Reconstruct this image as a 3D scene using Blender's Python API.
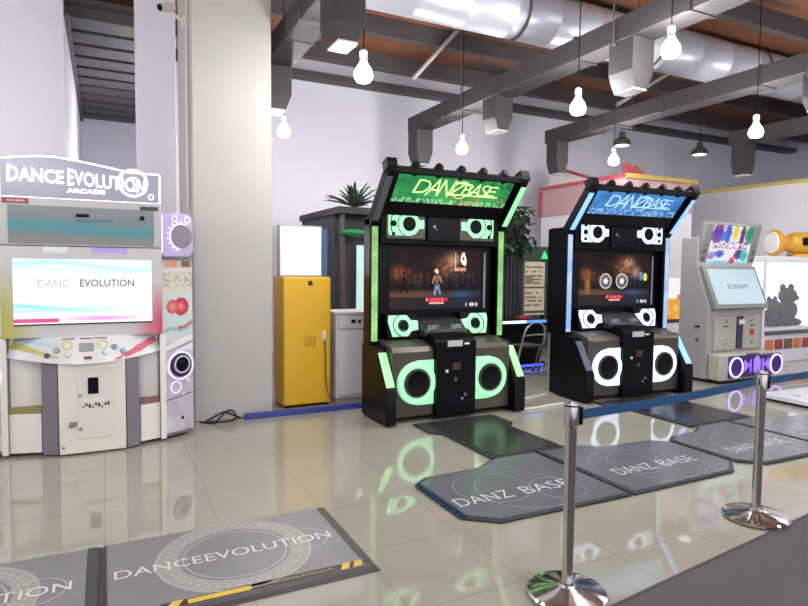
import bpy, bmesh, math, random
from mathutils import Vector, Matrix
random.seed(7)
for o in list(bpy.data.objects): bpy.data.objects.remove(o)
S = bpy.context.scene; C = S.collection
PI = math.pi
# ---------------------------------------------------------------- camera
CAMH = 1.62
yaw, pitch, roll = math.radians(26.57), math.radians(3.385), math.radians(0.574)
F_ = Vector((math.sin(yaw)*math.cos(pitch), math.cos(yaw)*math.cos(pitch), -math.sin(pitch)))
r_ = Vector((math.cos(yaw), -math.sin(yaw), 0)); u_ = r_.cross(F_)
R_ = r_*math.cos(roll) + u_*math.sin(roll); U_ = -r_*math.sin(roll) + u_*math.cos(roll)
cam = bpy.data.cameras.new('camera'); camo = bpy.data.objects.new('camera', cam); C.objects.link(camo)
m = Matrix(((R_.x, U_.x, -F_.x), (R_.y, U_.y, -F_.y), (R_.z, U_.z, -F_.z))).to_4x4()
m.translation = Vector((0, 0, CAMH)); camo.matrix_world = m
cam.sensor_width = 36; cam.lens = 36*601/808; cam.clip_end = 100
S.camera = camo
# ---------------------------------------------------------------- world, exposure
w = bpy.data.worlds.new('world'); S.world = w; w.use_nodes = True
bg = w.node_tree.nodes['Background']; bg.inputs[0].default_value = (.86, .88, 1, 1); bg.inputs[1].default_value = 1.5
S.view_settings.view_transform = 'Standard'; S.view_settings.look = 'None'
S.view_settings.exposure = 0.0; S.view_settings.gamma = 1; S.view_settings.use_curve_mapping = False
BULB_W = 500
# ---------------------------------------------------------------- materials
def lin(c): return tuple(((v/255)/12.92 if v/255 <= .04045 else ((v/255+.055)/1.055)**2.4) for v in c)
MATS = {}
def mat(name, col, rough=.5, metal=0, emit=0, spec=.5, trans=0, alpha=1, noise=0, nscale=8, ecol=None):
    if name in MATS: return MATS[name]
    M = bpy.data.materials.new(name); M.use_nodes = True
    nt = M.node_tree; b = nt.nodes['Principled BSDF']
    c = lin(col) + (1,)
    b.inputs['Base Color'].default_value = c
    b.inputs['Roughness'].default_value = rough; b.inputs['Metallic'].default_value = metal
    b.inputs['Specular IOR Level'].default_value = spec
    b.inputs['Transmission Weight'].default_value = trans; b.inputs['Alpha'].default_value = alpha
    if emit:
        b.inputs['Emission Color'].default_value = (lin(ecol)+(1,)) if ecol else c
        b.inputs['Emission Strength'].default_value = emit
    if noise:
        tc = nt.nodes.new('ShaderNodeTexCoord'); n = nt.nodes.new('ShaderNodeTexNoise'); n.inputs['Scale'].default_value = nscale
        n.inputs['Detail'].default_value = 5
        mx = nt.nodes.new('ShaderNodeMixRGB'); mx.blend_type = 'MULTIPLY'; mx.inputs[0].default_value = 1
        rp = nt.nodes.new('ShaderNodeMapRange'); rp.inputs[3].default_value = 1-noise; rp.inputs[4].default_value = 1+noise
        nt.links.new(tc.outputs['Object'], n.inputs['Vector']); nt.links.new(n.outputs['Fac'], rp.inputs[0])
        mx.inputs[1].default_value = c; nt.links.new(rp.outputs[0], mx.inputs[2]); nt.links.new(mx.outputs[0], b.inputs['Base Color'])
    MATS[name] = M; return M
def vmat(name, emit=0, rough=.4):
    if name in MATS: return MATS[name]
    M = bpy.data.materials.new(name); M.use_nodes = True; nt = M.node_tree; b = nt.nodes['Principled BSDF']
    a = nt.nodes.new('ShaderNodeVertexColor'); a.layer_name = 'Col'
    b.inputs['Roughness'].default_value = rough
    if emit:
        b.inputs['Specular IOR Level'].default_value = .1
        b.inputs['Base Color'].default_value = (0.004, .004, .004, 1)
        nt.links.new(a.outputs[0], b.inputs['Emission Color']); b.inputs['Emission Strength'].default_value = emit
    else: nt.links.new(a.outputs[0], b.inputs['Base Color'])
    MATS[name] = M; return M
def floor_mat():
    M = bpy.data.materials.new('polished_tile'); M.use_nodes = True; nt = M.node_tree; b = nt.nodes['Principled BSDF']
    tc = nt.nodes.new('ShaderNodeTexCoord'); sp = nt.nodes.new('ShaderNodeSeparateXYZ'); nt.links.new(tc.outputs['Object'], sp.inputs[0])
    def N(op, a, bb=None, c=None):
        n = nt.nodes.new('ShaderNodeMath'); n.operation = op
        for i, v in enumerate((a, bb, c)):
            if v is None: continue
            if isinstance(v, (int, float)): n.inputs[i].default_value = v
            else: nt.links.new(v, n.inputs[i])
        return n.outputs[0]
    T = .65
    def joint(s, off):
        f = N('FRACT', N('DIVIDE', N('SUBTRACT', s, off), T)); d = N('MINIMUM', f, N('SUBTRACT', 1, f))
        return N('LESS_THAN', d, .0042)
    j = N('MAXIMUM', joint(sp.outputs[0], -.02-13), joint(sp.outputs[1], 2.43-13))
    cx = N('FLOOR', N('DIVIDE', N('SUBTRACT', sp.outputs[0], -.02-13), T)); cy = N('FLOOR', N('DIVIDE', N('SUBTRACT', sp.outputs[1], 2.43-13), T))
    wn = nt.nodes.new('ShaderNodeTexWhiteNoise'); wn.noise_dimensions = '2D'; cb = nt.nodes.new('ShaderNodeCombineXYZ')
    nt.links.new(cx, cb.inputs[0]); nt.links.new(cy, cb.inputs[1]); nt.links.new(cb.outputs[0], wn.inputs['Vector'])
    ns = nt.nodes.new('ShaderNodeTexNoise'); ns.inputs['Scale'].default_value = 2.2; ns.inputs['Detail'].default_value = 6
    nt.links.new(tc.outputs['Object'], ns.inputs['Vector'])
    val = N('ADD', N('MULTIPLY', wn.outputs['Value'], .04), N('ADD', N('MULTIPLY', ns.outputs['Fac'], .10), .92))
    mx = nt.nodes.new('ShaderNodeMixRGB'); mx.blend_type = 'MULTIPLY'; mx.inputs[0].default_value = 1
    mx.inputs[1].default_value = lin((157, 156, 144)) + (1,); nt.links.new(val, mx.inputs[2])
    m2 = nt.nodes.new('ShaderNodeMixRGB'); nt.links.new(N('MULTIPLY', j, .34), m2.inputs[0]); nt.links.new(mx.outputs[0], m2.inputs[1]); m2.inputs[2].default_value = lin((60, 57, 50)) + (1,)
    nt.links.new(m2.outputs[0], b.inputs['Base Color'])
    b.inputs['Specular IOR Level'].default_value = .8; b.inputs['IOR'].default_value = 1.6
    nt.links.new(N('ADD', N('MULTIPLY', j, .0), .045), b.inputs['Roughness'])
    return M
WALL = mat('painted_wall', (226, 225, 236), .7, noise=.03, nscale=1.5)
PILLAR = mat('pillar_paint', (180, 178, 173), .6, noise=.03, nscale=1.2)
BLACK = mat('black_gloss', (7, 7, 11), .3, spec=.15)
BLACKM = mat('black_matte', (10, 10, 14), .5, spec=.12)
RUBBER = mat('dark_rubber', (20, 20, 20), .8)
BRONZE = mat('bronze_panel', (84, 79, 70), .38, .5)
CHROME = mat('chrome', (205, 202, 198), .12, 1)
STEEL = mat('brushed_steel', (150, 150, 155), .35, .9)
DUCT = mat('painted_duct', (56, 53, 54), .6, 0, noise=.06, nscale=3)
WHITEP = mat('white_plastic', (216, 214, 208), .35)
GREYP = mat('grey_plastic', (160, 158, 160), .4)
# ---------------------------------------------------------------- mesh builder
class Fr:
    def __init__(s, o=(0, 0, 0), ax=(1, 0, 0), ay=(0, 1, 0)):
        s.o = Vector(o); s.ax = Vector(ax).normalized(); s.ay = Vector(ay).normalized(); s.az = s.ax.cross(s.ay)
    def __call__(s, u, v, w=0): return s.o + s.ax*u + s.ay*v + s.az*w
XYZ = Fr()
def FRONT(x=0, y=0, z=0): return Fr((x, y, z), (1, 0, 0), (0, 0, 1))       # normal -y
def SIDE(x=0): return Fr((x, 0, 0), (0, 1, 0), (0, 0, 1))                   # normal +x, (y,z) profile
class MB:
    def __init__(s, fr=XYZ): s.bm = bmesh.new(); s.fr = fr; s.col = None
    def at(s, fr): s.fr = fr; return s
    def solid(s, lo, hi):
        n = len(lo); a = [s.bm.verts.new(p) for p in lo]; b = [s.bm.verts.new(p) for p in hi]
        s.bm.faces.new(a[::-1]); s.bm.faces.new(b)
        for i in range(n): s.bm.faces.new((a[i], a[(i+1) % n], b[(i+1) % n], b[i]))
        return s
    def poly(s, pts, w0, w1): return s.solid([s.fr(u, v, w0) for u, v in pts], [s.fr(u, v, w1) for u, v in pts])
    def box(s, u0, u1, v0, v1, w0, w1): return s.poly([(u0, v0), (u1, v0), (u1, v1), (u0, v1)], w0, w1)
    def taper(s, p0, p1, w0, w1): return s.solid([s.fr(u, v, w0) for u, v in p0], [s.fr(u, v, w1) for u, v in p1])
    def disc(s, cu, cv, r, w0, w1, n=28, r2=None):
        r2 = r if r2 is None else r2
        return s.taper([(cu+r*math.cos(2*PI*i/n), cv+r*math.sin(2*PI*i/n)) for i in range(n)], [(cu+r2*math.cos(2*PI*i/n), cv+r2*math.sin(2*PI*i/n)) for i in range(n)], w0, w1)
    def ring(s, cu, cv, r0, r1, w0, w1, n=40, a0=0, a1=2*PI):
        full = abs(a1-a0-2*PI) < 1e-6; k = n if full else n+1; L = []
        for i in range(k):
            a = a0+(a1-a0)*i/n; c, d = math.cos(a), math.sin(a)
            L.append([s.bm.verts.new(s.fr(cu+r*c, cv+r*d, ww)) for r, ww in ((r0, w0), (r1, w0), (r1, w1), (r0, w1))])
        for i in range(n):
            A, B = L[i], L[(i+1) % k]
            for j in range(4): s.bm.faces.new((A[j], A[(j+1) % 4], B[(j+1) % 4], B[j]))
        if not full: s.bm.faces.new(L[0]); s.bm.faces.new(L[-1][::-1])
        return s
    def lathe(s, prof, n=24, c=(0, 0), closed=False):      # prof (r, w) about the frame's normal
        L = [[s.bm.verts.new(s.fr(c[0]+r*math.cos(2*PI*i/n), c[1]+r*math.sin(2*PI*i/n), ww)) for i in range(n)] for r, ww in prof]
        for a, b in zip(L, L[1:]+([L[0]] if closed else [])):
            for i in range(n): s.bm.faces.new((a[i], a[(i+1) % n], b[(i+1) % n], b[i]))
        if not closed: s.bm.faces.new(L[0][::-1]); s.bm.faces.new(L[-1])
        return s
    def tube(s, pts, r, n=8, closed=False):
        P = [Vector(p) for p in pts]; L = []; up = None
        for i, p in enumerate(P):
            t = (P[min(i+1, len(P)-1)]-P[max(i-1, 0)]).normalized()
            if up is None: up = Vector((0, 0, 1)) if abs(t.z) < .9 else Vector((1, 0, 0))
            a = t.cross(up).normalized(); b = a.cross(t).normalized(); up = b
            rr = r[i] if isinstance(r, (list, tuple)) else r
            L.append([s.bm.verts.new(p+a*rr*math.cos(2*PI*k/n)+b*rr*math.sin(2*PI*k/n)) for k in range(n)])
        for a, b in zip(L, L[1:]):
            for i in range(n): s.bm.faces.new((a[i], a[(i+1) % n], b[(i+1) % n], b[i]))
        s.bm.faces.new(L[0][::-1]); s.bm.faces.new(L[-1]); return s
    def blob(s, c, r, seg=16, rng=10, dent=0):
        rx, ry, rz = r if isinstance(r, (tuple, list)) else (r, r, r); c = Vector(c); L = []
        for j in range(1, rng):
            t = PI*j/rng
            L.append([s.bm.verts.new(c+Vector((rx*math.sin(t)*math.cos(2*PI*i/seg), ry*math.sin(t)*math.sin(2*PI*i/seg), rz*math.cos(t)))) for i in range(seg)])
        T = s.bm.verts.new(c+Vector((0, 0, rz))); B = s.bm.verts.new(c-Vector((0, 0, rz)))
        for a, b in zip(L, L[1:]):
            for i in range(seg): s.bm.faces.new((a[i], b[i], b[(i+1) % seg], a[(i+1) % seg]))
        for i in range(seg): s.bm.faces.new((T, L[0][i], L[0][(i+1) % seg])); s.bm.faces.new((B, L[-1][(i+1) % seg], L[-1][i]))
        return s
    def build(s, name, M, parent=None, bev=0, smooth=35):
        bmesh.ops.recalc_face_normals(s.bm, faces=s.bm.faces)
        me = bpy.data.meshes.new(name); s.bm.to_mesh(me); s.bm.free()
        me.materials.append(M)
        if smooth:
            me.polygons.foreach_set('use_smooth', [True]*len(me.polygons)); me.set_sharp_from_angle(angle=math.radians(smooth))
        o = bpy.data.objects.new(name, me); C.objects.link(o)
        if parent: o.parent = parent
        if bev:
            b = o.modifiers.new('bevel', 'BEVEL'); b.width = bev; b.segments = 2; b.limit_method = 'ANGLE'; b.angle_limit = math.radians(40)
        return o
def picture(name, fr, w, h, nx, ny, fn, M, parent=None, thick=.004, curve=None):
    bm = bmesh.new(); V = [[bm.verts.new(fr(-w/2+w*i/nx, -h/2+h*j/ny, thick+(curve(i/nx) if curve else 0))) for i in range(nx+1)] for j in range(ny+1)]
    cols = []
    for j in range(ny):
        for i in range(nx):
            bm.faces.new((V[j][i], V[j][i+1], V[j+1][i+1], V[j+1][i])); cols.append(lin(tuple(max(0, min(255, q)) for q in fn((i+.5)/nx, (j+.5)/ny))))
    # back and rim give the sheet its thickness
    bk = [bm.verts.new(fr(-w/2+w*i/nx, sv*h/2, (curve(i/nx) if curve else 0))) for sv in (-1, 1) for i in range(nx+1)]
    lo, hi = bk[:nx+1], bk[nx+1:]
    for i in range(nx):
        bm.faces.new((lo[i+1], lo[i], hi[i], hi[i+1])); bm.faces.new((lo[i], lo[i+1], V[0][i+1], V[0][i])); bm.faces.new((hi[i+1], hi[i], V[ny][i], V[ny][i+1]))
    me = bpy.data.meshes.new(name); bm.to_mesh(me); bm.free(); me.materials.append(M)
    ca = me.color_attributes.new('Col', 'FLOAT_COLOR', 'CORNER'); buf = []
    for k, p in enumerate(me.polygons):
        c = cols[k] if k < len(cols) else (.02, .02, .02)
        buf += list(c+(1,))*len(p.vertices)
    ca.data.foreach_set('color', buf)
    o = bpy.data.objects.new(name, me); C.objects.link(o)
    if parent: o.parent = parent
    return o
_tcache = {}
def text_mesh(body, bold=0):
    k = (body, bold)
    if k not in _tcache:
        cu = bpy.data.curves.new('lettering', 'FONT'); cu.body = body; cu.size = 1; cu.extrude = .5; cu.offset = bold; cu.resolution_u = 3
        t = bpy.data.objects.new('lettering', cu); C.objects.link(t); dg = bpy.context.evaluated_depsgraph_get(); dg.update()
        me = bpy.data.meshes.new_from_object(t.evaluated_get(dg)); bpy.data.objects.remove(t)
        vs = [v.co.copy() for v in me.vertices]; fs = [tuple(p.vertices) for p in me.polygons]; bpy.data.meshes.remove(me)
        x0 = min(v.x for v in vs); x1 = max(v.x for v in vs); y0 = min(v.y for v in vs); y1 = max(v.y for v in vs)
        _tcache[k] = ([((v.x-x0)/(x1-x0)-.5, (v.y-y0)/(y1-y0)-.5, v.z+.5) for v in vs], fs)
    return _tcache[k]
def add_text(mb, body, fr, w, h, thick=.003, cu=0, cv=0, w0=.001, bold=0, shear=0):
    vs, fs = text_mesh(body, bold)
    V = [mb.bm.verts.new(fr(cu+x*w+shear*y*h, cv+y*h, w0+z*thick)) for x, y, z in vs]
    for f in fs:
        try: mb.bm.faces.new([V[i] for i in f])
        except ValueError: pass
def text(name, body, fr, w, h, M, parent, thick=.003, cu=0, cv=0, w0=.001, bold=0, shear=0):
    mb = MB(fr); add_text(mb, body, fr, w, h, thick, cu, cv, w0, bold, shear); return mb.build(name, M, parent, smooth=0)
def thing(name, loc, label, cat, group=None, rz=0):
    o = bpy.data.objects.new(name, None); C.objects.link(o); o.location = loc; o.rotation_euler = (0, 0, rz); o.empty_display_size = .1
    return tag(o, label, cat, group)
def tag(o, label, cat, group=None):
    o['label'] = label; o['category'] = cat
    if group: o['group'] = group
    return o
def struct(o, label=None):
    o['kind'] = 'structure'
    if label: o['label'] = label
    return o
def noise2(x, y, s=0):
    n = math.sin(x*12.9898+y*78.233+s*37.7)*43758.5453; return n-math.floor(n)
def vnoise(x, y, s=0):
    i, j = math.floor(x), math.floor(y); f, g = x-i, y-j; f = f*f*(3-2*f); g = g*g*(3-2*g)
    a = noise2(i, j, s)*(1-f)+noise2(i+1, j, s)*f; b = noise2(i, j+1, s)*(1-f)+noise2(i+1, j+1, s)*f
    return a*(1-g)+b*g
def mix(a, b, t): t = max(0, min(1, t)); return tuple(p+(q-p)*t for p, q in zip(a, b))
# ================================================================ the hall
fl = MB().box(-9, 21, -8, 16, -.1, 0).build('floor', floor_mat(), smooth=0); fl['kind'] = 'structure'
CEIL = 5.45
cm = bpy.data.materials.new('brown_ceiling'); cm.use_nodes = True
nt = cm.node_tree; b = nt.nodes['Principled BSDF']; tc = nt.nodes.new('ShaderNodeTexCoord'); mp = nt.nodes.new('ShaderNodeMapping'); mp.inputs['Scale'].default_value = (.35, 1.6, 1)
ns = nt.nodes.new('ShaderNodeTexNoise'); ns.inputs['Scale'].default_value = 1.1; ns.inputs['Detail'].default_value = 3; rp = nt.nodes.new('ShaderNodeValToRGB')
rp.color_ramp.elements[0].position = .36; rp.color_ramp.elements[0].color = lin((70, 62, 60))+(1,); rp.color_ramp.elements[1].position = .5; rp.color_ramp.elements[1].color = lin((134, 84, 56))+(1,)
nt.links.new(tc.outputs['Object'], mp.inputs[0]); nt.links.new(mp.outputs[0], ns.inputs['Vector']); nt.links.new(ns.outputs['Fac'], rp.inputs[0]); nt.links.new(rp.outputs[0], b.inputs['Base Color'])
b.inputs['Roughness'].default_value = .8
struct(MB().box(-9, 21, -8, 16, CEIL, CEIL+.1).build('ceiling', cm, smooth=0))
JOIST = mat('ceiling_steel', (84, 80, 80), .6, .2)
for k in range(10):                                   # purlins across the hall
    y = 1.4+k*1.45
    struct(MB().box(-9, 21, y-.06, y+.06, CEIL-.28, CEIL-.004).build('trim_%d' % (k+1), JOIST, smooth=0))
BW = 11.0
struct(MB().box(.9, 18.2, BW, BW+.2, 0, CEIL-.002).build('wall_back', WALL, smooth=0))
struct(MB().box(.92, 18, BW-.3, BW-.004, 5.05, CEIL-.29).build('trim_21', JOIST, smooth=0))
struct(MB().box(18, 18.2, -8, BW-.004, 0, CEIL-.002).build('wall_right', WALL, smooth=0))
struct(MB().box(-9, .9, 15.5, 15.7, 0, CEIL-.002).build('wall_recess', WALL, smooth=0))
struct(MB().box(.9, 1.1, BW+.204, 15.7, 0, CEIL-.002).build('wall_recess_side', WALL, smooth=0))
struct(MB().box(-9, -.4, 8.9, 15.496, 0, CEIL-.002).build('wall_left', WALL, smooth=0))
struct(MB().box(-9.2, -9, -8, 8.9, 0, CEIL-.002).build('wall_far_left', WALL, smooth=0))
# corrugated lower ceiling of the recess
mb = MB()
for k in range(11): mb.box(-.39, .89, 9.2+k*.57, 9.2+k*.57+.44, 4.86, 5.0)
mb.box(-.39, .89, 9.0, 15.45, 5.0, 5.05); struct(mb.build('ceiling_recess', mat('recess_steel', (62, 59, 62), .6), smooth=0))
struct(MB().box(-.398, -.34, 9.0, 15.4, 4.8, 4.86).build('trim_22', JOIST, smooth=0))
struct(MB().box(.82, 1.62, 6.42, 7.6, 0, CEIL-.002).build('pillar_front', PILLAR, bev=.01, smooth=0), 'wide pale square pillar beside the left arcade cabinet')
struct(MB().box(.40, .84, 8.0, 8.5, 0, CEIL-.002).build('pillar_rear', WALL, bev=.01, smooth=0), 'narrow white column behind the wide pillar')
# pale partition with a yellow top rail on the right
struct(MB().box(12.3, 12.42, -2, 10.4, 0, 3.36).build('wall_partition', mat('partition_white', (228, 226, 234), .6), smooth=0))
struct(MB().box(12.26, 12.46, -2, 10.4, 3.36, 3.43).build('trim_23', mat('yellow_rail', (206, 184, 96), .5), smooth=0))
# ================================================================ dance machines with visor
def screen_street(band):
    def fn(u, v):
        c = mix((8, 6, 8), (40, 22, 18), vnoise(u*7, v*5, 1))
        for (x, y, r, col, k) in ((.10, .60, .11, (230, 130, 70), 1), (.62, .72, .16, (220, 150, 105), .9), (.70, .86, .10, (240, 190, 150), 1), (.30, .52, .14, (130, 70, 44), .7), (.82, .55, .10, (70, 70, 90), .6)):
            d = ((u-x)/r)**2+((v-y)/(r*1.3))**2; c = mix(c, col, k*math.exp(-d*1.6)*(.25+.8*vnoise(u*30, v*20, 2)*vnoise(u*60, v*44, 3)**.5))
        if v < .34: c = mix(mix((96, 62, 44), (40, 44, 60), u*1.2), c, max(0, (v-.27)/.07))
        if v < .34: c = mix(c, (120, 80, 56), .5*math.exp(-((u-.3)/.2)**2-((v-.25)/.08)**2))
        c = mix(c, (60, 96, 140), .8*math.exp(-((u-.78)/.12)**2-((v-.16)/.14)**2))
        def seg(ax, ay, bx, by, r0, r1):                  # tapered limb in picture space
            px, py, qx, qy = (u-ax)*1.77, v-ay, (bx-ax)*1.77, by-ay; h = max(0, min(1, (px*qx+py*qy)/(qx*qx+qy*qy))); return math.hypot(px-qx*h, py-qy*h) < r0+(r1-r0)*h
        for k in range(13):                               # crowd in the dark street
            x = .20+k*.058+.03*noise2(k, 3); h = .47+.12*noise2(k, 9)
            if .43 < x < .56 and band == 0: continue
            d = ((u-x)/.017)**2+((v-(h-.07))/.10)**2; e = math.hypot((u-x)*1.77, v-h-.05)
            if d < 1: c = mix(c, mix((30, 34, 66), (96, 84, 104), noise2(k, int(v*26), 5)), .32)
            elif e < .022: c = mix(c, (150, 110, 96), .4)
        if band == 0:
            if seg(.15, .52, .15, .40, .03, .03) or seg(.145, .40, .12, .27, .022, .012) or seg(.16, .40, .185, .27, .022, .012) or seg(.15, .50, .20, .42, .012, .01) or math.hypot((u-.15)*1.77, v-.60) < .03: c = (14, 9, 9)
            if seg(.495, .40, .475, .25, .030, .018) or seg(.512, .40, .54, .25, .030, .018): c = mix((150, 178, 214), (92, 112, 150), vnoise(u*40, v*20, 1))
            if seg(.503, .55, .503, .42, .040, .034): c = mix((140, 104, 84), (86, 62, 56), vnoise(u*40, v*22, 2))
            if seg(.475, .55, .455, .44, .016, .012) or seg(.53, .55, .555, .45, .016, .012): c = (176, 130, 100)
            if math.hypot((u-.503)*1.77, v-.63) < .034: c = (230, 196, 150)
            if seg(.490, .645, .497, .665, .026, .022): c = (236, 210, 160)
            if ((u-.80)/.035)**2+((v-.84)/.13)**2 < 1: c = (240, 238, 232) if vnoise(u*44, v*22, 4) > .42 else (16, 16, 18)
            if .70 < u < .83 and .64+.04*(u-.7) < v < .70+.06*(u-.7): c = (206, 150, 130)
            if .70 < u < .715 and .64 < v < .95: c = mix(c, (236, 200, 170), .8)
        else:
            for x in (.37, .60):
                d = math.hypot((u-x)*1.75, v-.47)
                if d < .05: c = (250, 246, 250)
                elif d < .09: c = mix(c, (200, 190, 200), .5)
                elif d < .15: c = (214, 206, 206) if d > .125 else mix(c, (160, 150, 160), .45)
            if ((u-.94)/.03)**2+((v-.55)/.08)**2 < 1: c = (214, 220, 60)
            if ((u-.88)/.03)**2+((v-.57)/.09)**2 < 1: c = (70, 120, 200)
            c = mix(c, (236, 190, 170), .6*math.exp(-((u-.80)/.07)**2-((v-.65)/.12)**2))
            c = mix(c, (206, 140, 70), .8*math.exp(-((u-.12)/.04)**2-((v-.4)/.16)**2))
        if v < .20: c = mix(c, (22, 24, 30), .7)
        if .38 < u < .62 and .13 < v < .19: c = (214, 44, 60) if noise2(int(u*90), 1, 3) > .2 else (240, 150, 150)
        if .42 < u < .58 and .085 < v < .115: c = (246, 160, 160)
        if .82 < u < .97 and .04 < v < .09 and noise2(int(u*70), 2, 8) > .35: c = (200, 200, 206)
        return c
    return fn
def danz(loc, rz, label, glow, led, marq, armL_lit, band, grp):
    t = thing('dance_arcade_machine', loc, label, 'arcade machine', grp, rz)
    G = mat('glow_'+marq, glow, .4, emit=.85 if band else .62); GB = mat('glow_bright_'+marq, glow, .4, emit=1.0 if band else .56); GC = mat('glow_core_'+marq, glow, .4, emit=1.2 if band else .84)
    L = mat('led_'+marq, led, .4, emit=.7 if not band else 1.0); LD = mat('led_soft_'+marq, led, .4, emit=.45)
    # main cabinet
    mb = MB().box(-.85, .85, .45, .62 if band else .53, .04, 2.14)
    for s in (-1, 1):
        a, bb = sorted((s*.765, s*.858)); mb.box(a, bb, .35, .72 if band else .52, .78, 2.14)
    mb.box(-.74, .74, .05, .5, .05, .7)
    mb.build('cabinet', BLACK, t, .008)
    for s in (-1, 1):
        a, bb = (-.868, -.752) if s < 0 else (.722, .868)
        wg = MB(SIDE()).poly([(.62 if band else .53, .018), (-.115, .018), (-.115, .36), (.16, .78), (.62 if band else .53, .80)], a, bb).build('side_wing', BLACK, t, .008)
        sl = Vector((0, .275, .42)).normalized()
        fr = Fr((s*.81, .0225, .57), (1, 0, 0), sl)
        st = MB(fr); st.box(-.045, .045, -.2, .19, .001, .012); st.build('light_strip', L if not (band and s < 0) else mat('strip_grey', (96, 104, 116), .3), wg)
        MB(SIDE()).box(.05, .5, .0, .016, min(a, bb)+.02, max(a, bb)-.02).build('foot', RUBBER, wg)
        # upright light column
        col = MB(FRONT(s*.81, .349, 0)).box(-.05, .05, .80, 2.08, .001, .012).build('light_column', BLACKM, t)
        def tube(u, v, s=s):
            k = .45+.55*vnoise(v*9+s, 3, 4+band); k *= .8+.35*noise2(int(v*70), int(u*3), 2+s)
            if band: return mix((70, 118, 232), (196, 224, 255), k*1.15)
            return mix((74, 150, 70), (176, 232, 150), k*1.1)
        picture('led_tube', FRONT(s*.81, .337, 1.44), .072, 1.22, 3, 70, tube, vmat('led_tube_glow', 1.0), col, .010)
        # lower speaker panel
        x0, x1 = (-.75, -.262) if s < 0 else (.235, .72)
        pn = MB(SIDE()).poly([(.0, .06), (0, .74), (.04, .79), (.26, .835), (.46, .835), (.46, .06)], x0, x1).build('speaker_panel', BRONZE, t, .008)
        f = FRONT(-.472 if s < 0 else .442, 0, .414)
        inn = -s
        gp = MB(f); u0, u1 = sorted((0, inn*.205)); gp.box(u0, u1, -.235, .235, .001, .012); gp.build('glow_plate', G, pn)
        rg = MB(f); rg.lathe([(.150, .0), (.226, .0), (.226, .022), (.214, .034), (.165, .034), (.15, .02)], 48, closed=True)
        rg.build('light_ring', GB, pn)
        MB(f).ring(0, 0, .176, .206, .0335, .0365, 48).build('light_band', GC, pn)
        MB(f).ring(0, 0, .128, .152, .002, .04).build('trim_ring', mat('ring_brown', (70, 62, 56), .4, .4), pn)
        cn = MB(f); cn.lathe([(.13, .003), (.13, .018), (.115, .032), (.05, .017), (.045, .024), (.02, .027)], 36); cn.build('woofer', mat('woofer_black', (9, 8, 10), .6, spec=.2), pn)
        # upper speaker
        f = FRONT(s*.455, .30, 2.088)
        hs = MB(f).box(-.235, .235, -.16, .15, -.16, 0).build('upper_speaker', BRONZE if band == 0 else BLACKM, t, .006)
        g = MB(f); o = s  # outer direction
        pts = [(inn*.215, -.045), (inn*.215, .045), (inn*.13, .05), (inn*.06, .125), (-inn*.20, .125), (-inn*.215, .09), (-inn*.215, -.09), (-inn*.2, -.125), (inn*.06, -.125), (inn*.13, -.05)]
        if inn < 0: pts = pts[::-1]
        g.poly(pts, .001, .010); g.build('glow_plate', G, hs)
        g = MB(f); g.ring(inn*.03, 0, .080, .125, .011, .02); g.build('light_ring', GB, hs)
        d = MB(f); d.disc(inn*.03, 0, .078, .011, .019); d.disc(-inn*.155, 0, .034, .011, .016)
        d.ring(inn*.03, 0, .132, .140, .011, .015, 16, PI*.62 if inn > 0 else -PI*.38, PI*1.38 if inn > 0 else PI*.38)
        if band == 0: d.ring(inn*.03, 0, .215, .226, .011, .015, 12, PI*.82 if inn > 0 else -PI*.18, PI*1.18 if inn > 0 else PI*.18)
        for sv in (-1, 1): d.box(-.155*inn-.022, -.155*inn+.022, sv*.085-.02, sv*.085+.02, .011, .015) if band else d.disc(-inn*.155, sv*.11, .02, .011, .015)
        d.build('speaker_cone', BLACKM, hs)
        # middle speaker below the screen
        f = Fr((-.475 if s < 0 else .455, .32, .985), (1, 0, 0), (0, .22, 1))
        hs = MB(f).box(-.19, .19, -.135, .135, -.1, 0).build('middle_speaker', BLACKM, t, .006)
        g = MB(f); pts = [(inn*.185, -.05), (inn*.185, .05), (inn*.1, .06), (inn*.05, .115), (-inn*.165, .115), (-inn*.175, .05), (-inn*.135, -.115), (inn*.05, -.115), (inn*.1, -.06)]
        g.poly(pts if inn > 0 else pts[::-1], .001, .008); g.build('glow_plate', G, hs)
        g = MB(f); g.ring(0, 0, .068, .10, .008, .018); g.build('light_ring', GB, hs)
        d = MB(f); d.disc(0, 0, .05, .009, .02); d.ring(0, 0, .112, .122, .009, .013, 20, PI*.6 if inn > 0 else -PI*.4, PI*1.4 if inn > 0 else PI*.4)
        d.ring(0, 0, .052, .067, .009, .012); d.build('speaker_cone', BLACKM, hs)
    # screen
    bz = MB(FRONT(0, .43, 1.488)).box(-.745, .745, -.385, .385, -.02, .005).build('screen_bezel', BLACK, t, .006)
    picture('screen_image', FRONT(0, .423, 1.488), 1.184, .67, 150, 84, screen_street(band), vmat('street_screen', 1.15), bz)
    MB(FRONT(0, .424, 0)).box(.63, .655, 1.15, 1.80, 0, .01).build('painted_gleam', mat('gleam_grey', (120, 124, 140), .25), bz)  # bluish grey strip paints in a reflection right of the screen
    # upper fascia with camera
    fs = MB().box(-.75, .75, .31, .46, 1.87, 2.235).build('fascia', BLACKM, t, .006)
    cam_ = MB(FRONT(0, .31, 2.04)); cam_.box(-.2, .2, -.13, .13, .001, .03); cam_.build('sensor_box', BLACK, fs, .006)
    ln = MB(FRONT(-.12, .28, 2.07)).disc(0, 0, .016, .0, .01); ln.disc(.03, -.03, .008, 0, .008); ln.build('sensor_lens', STEEL, fs)
    # control panel
    cp = MB(SIDE()).poly([(.44, .86), (.18, .86), (.15, .90), (.30, 1.03), (.44, 1.06)], -.275, .262).build('control_panel', mat('panel_dark', (40, 42, 46), .35), t, .008)
    f = Fr((0, .225, .965), (1, 0, 0), Vector((0, .15, .13)))
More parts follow.
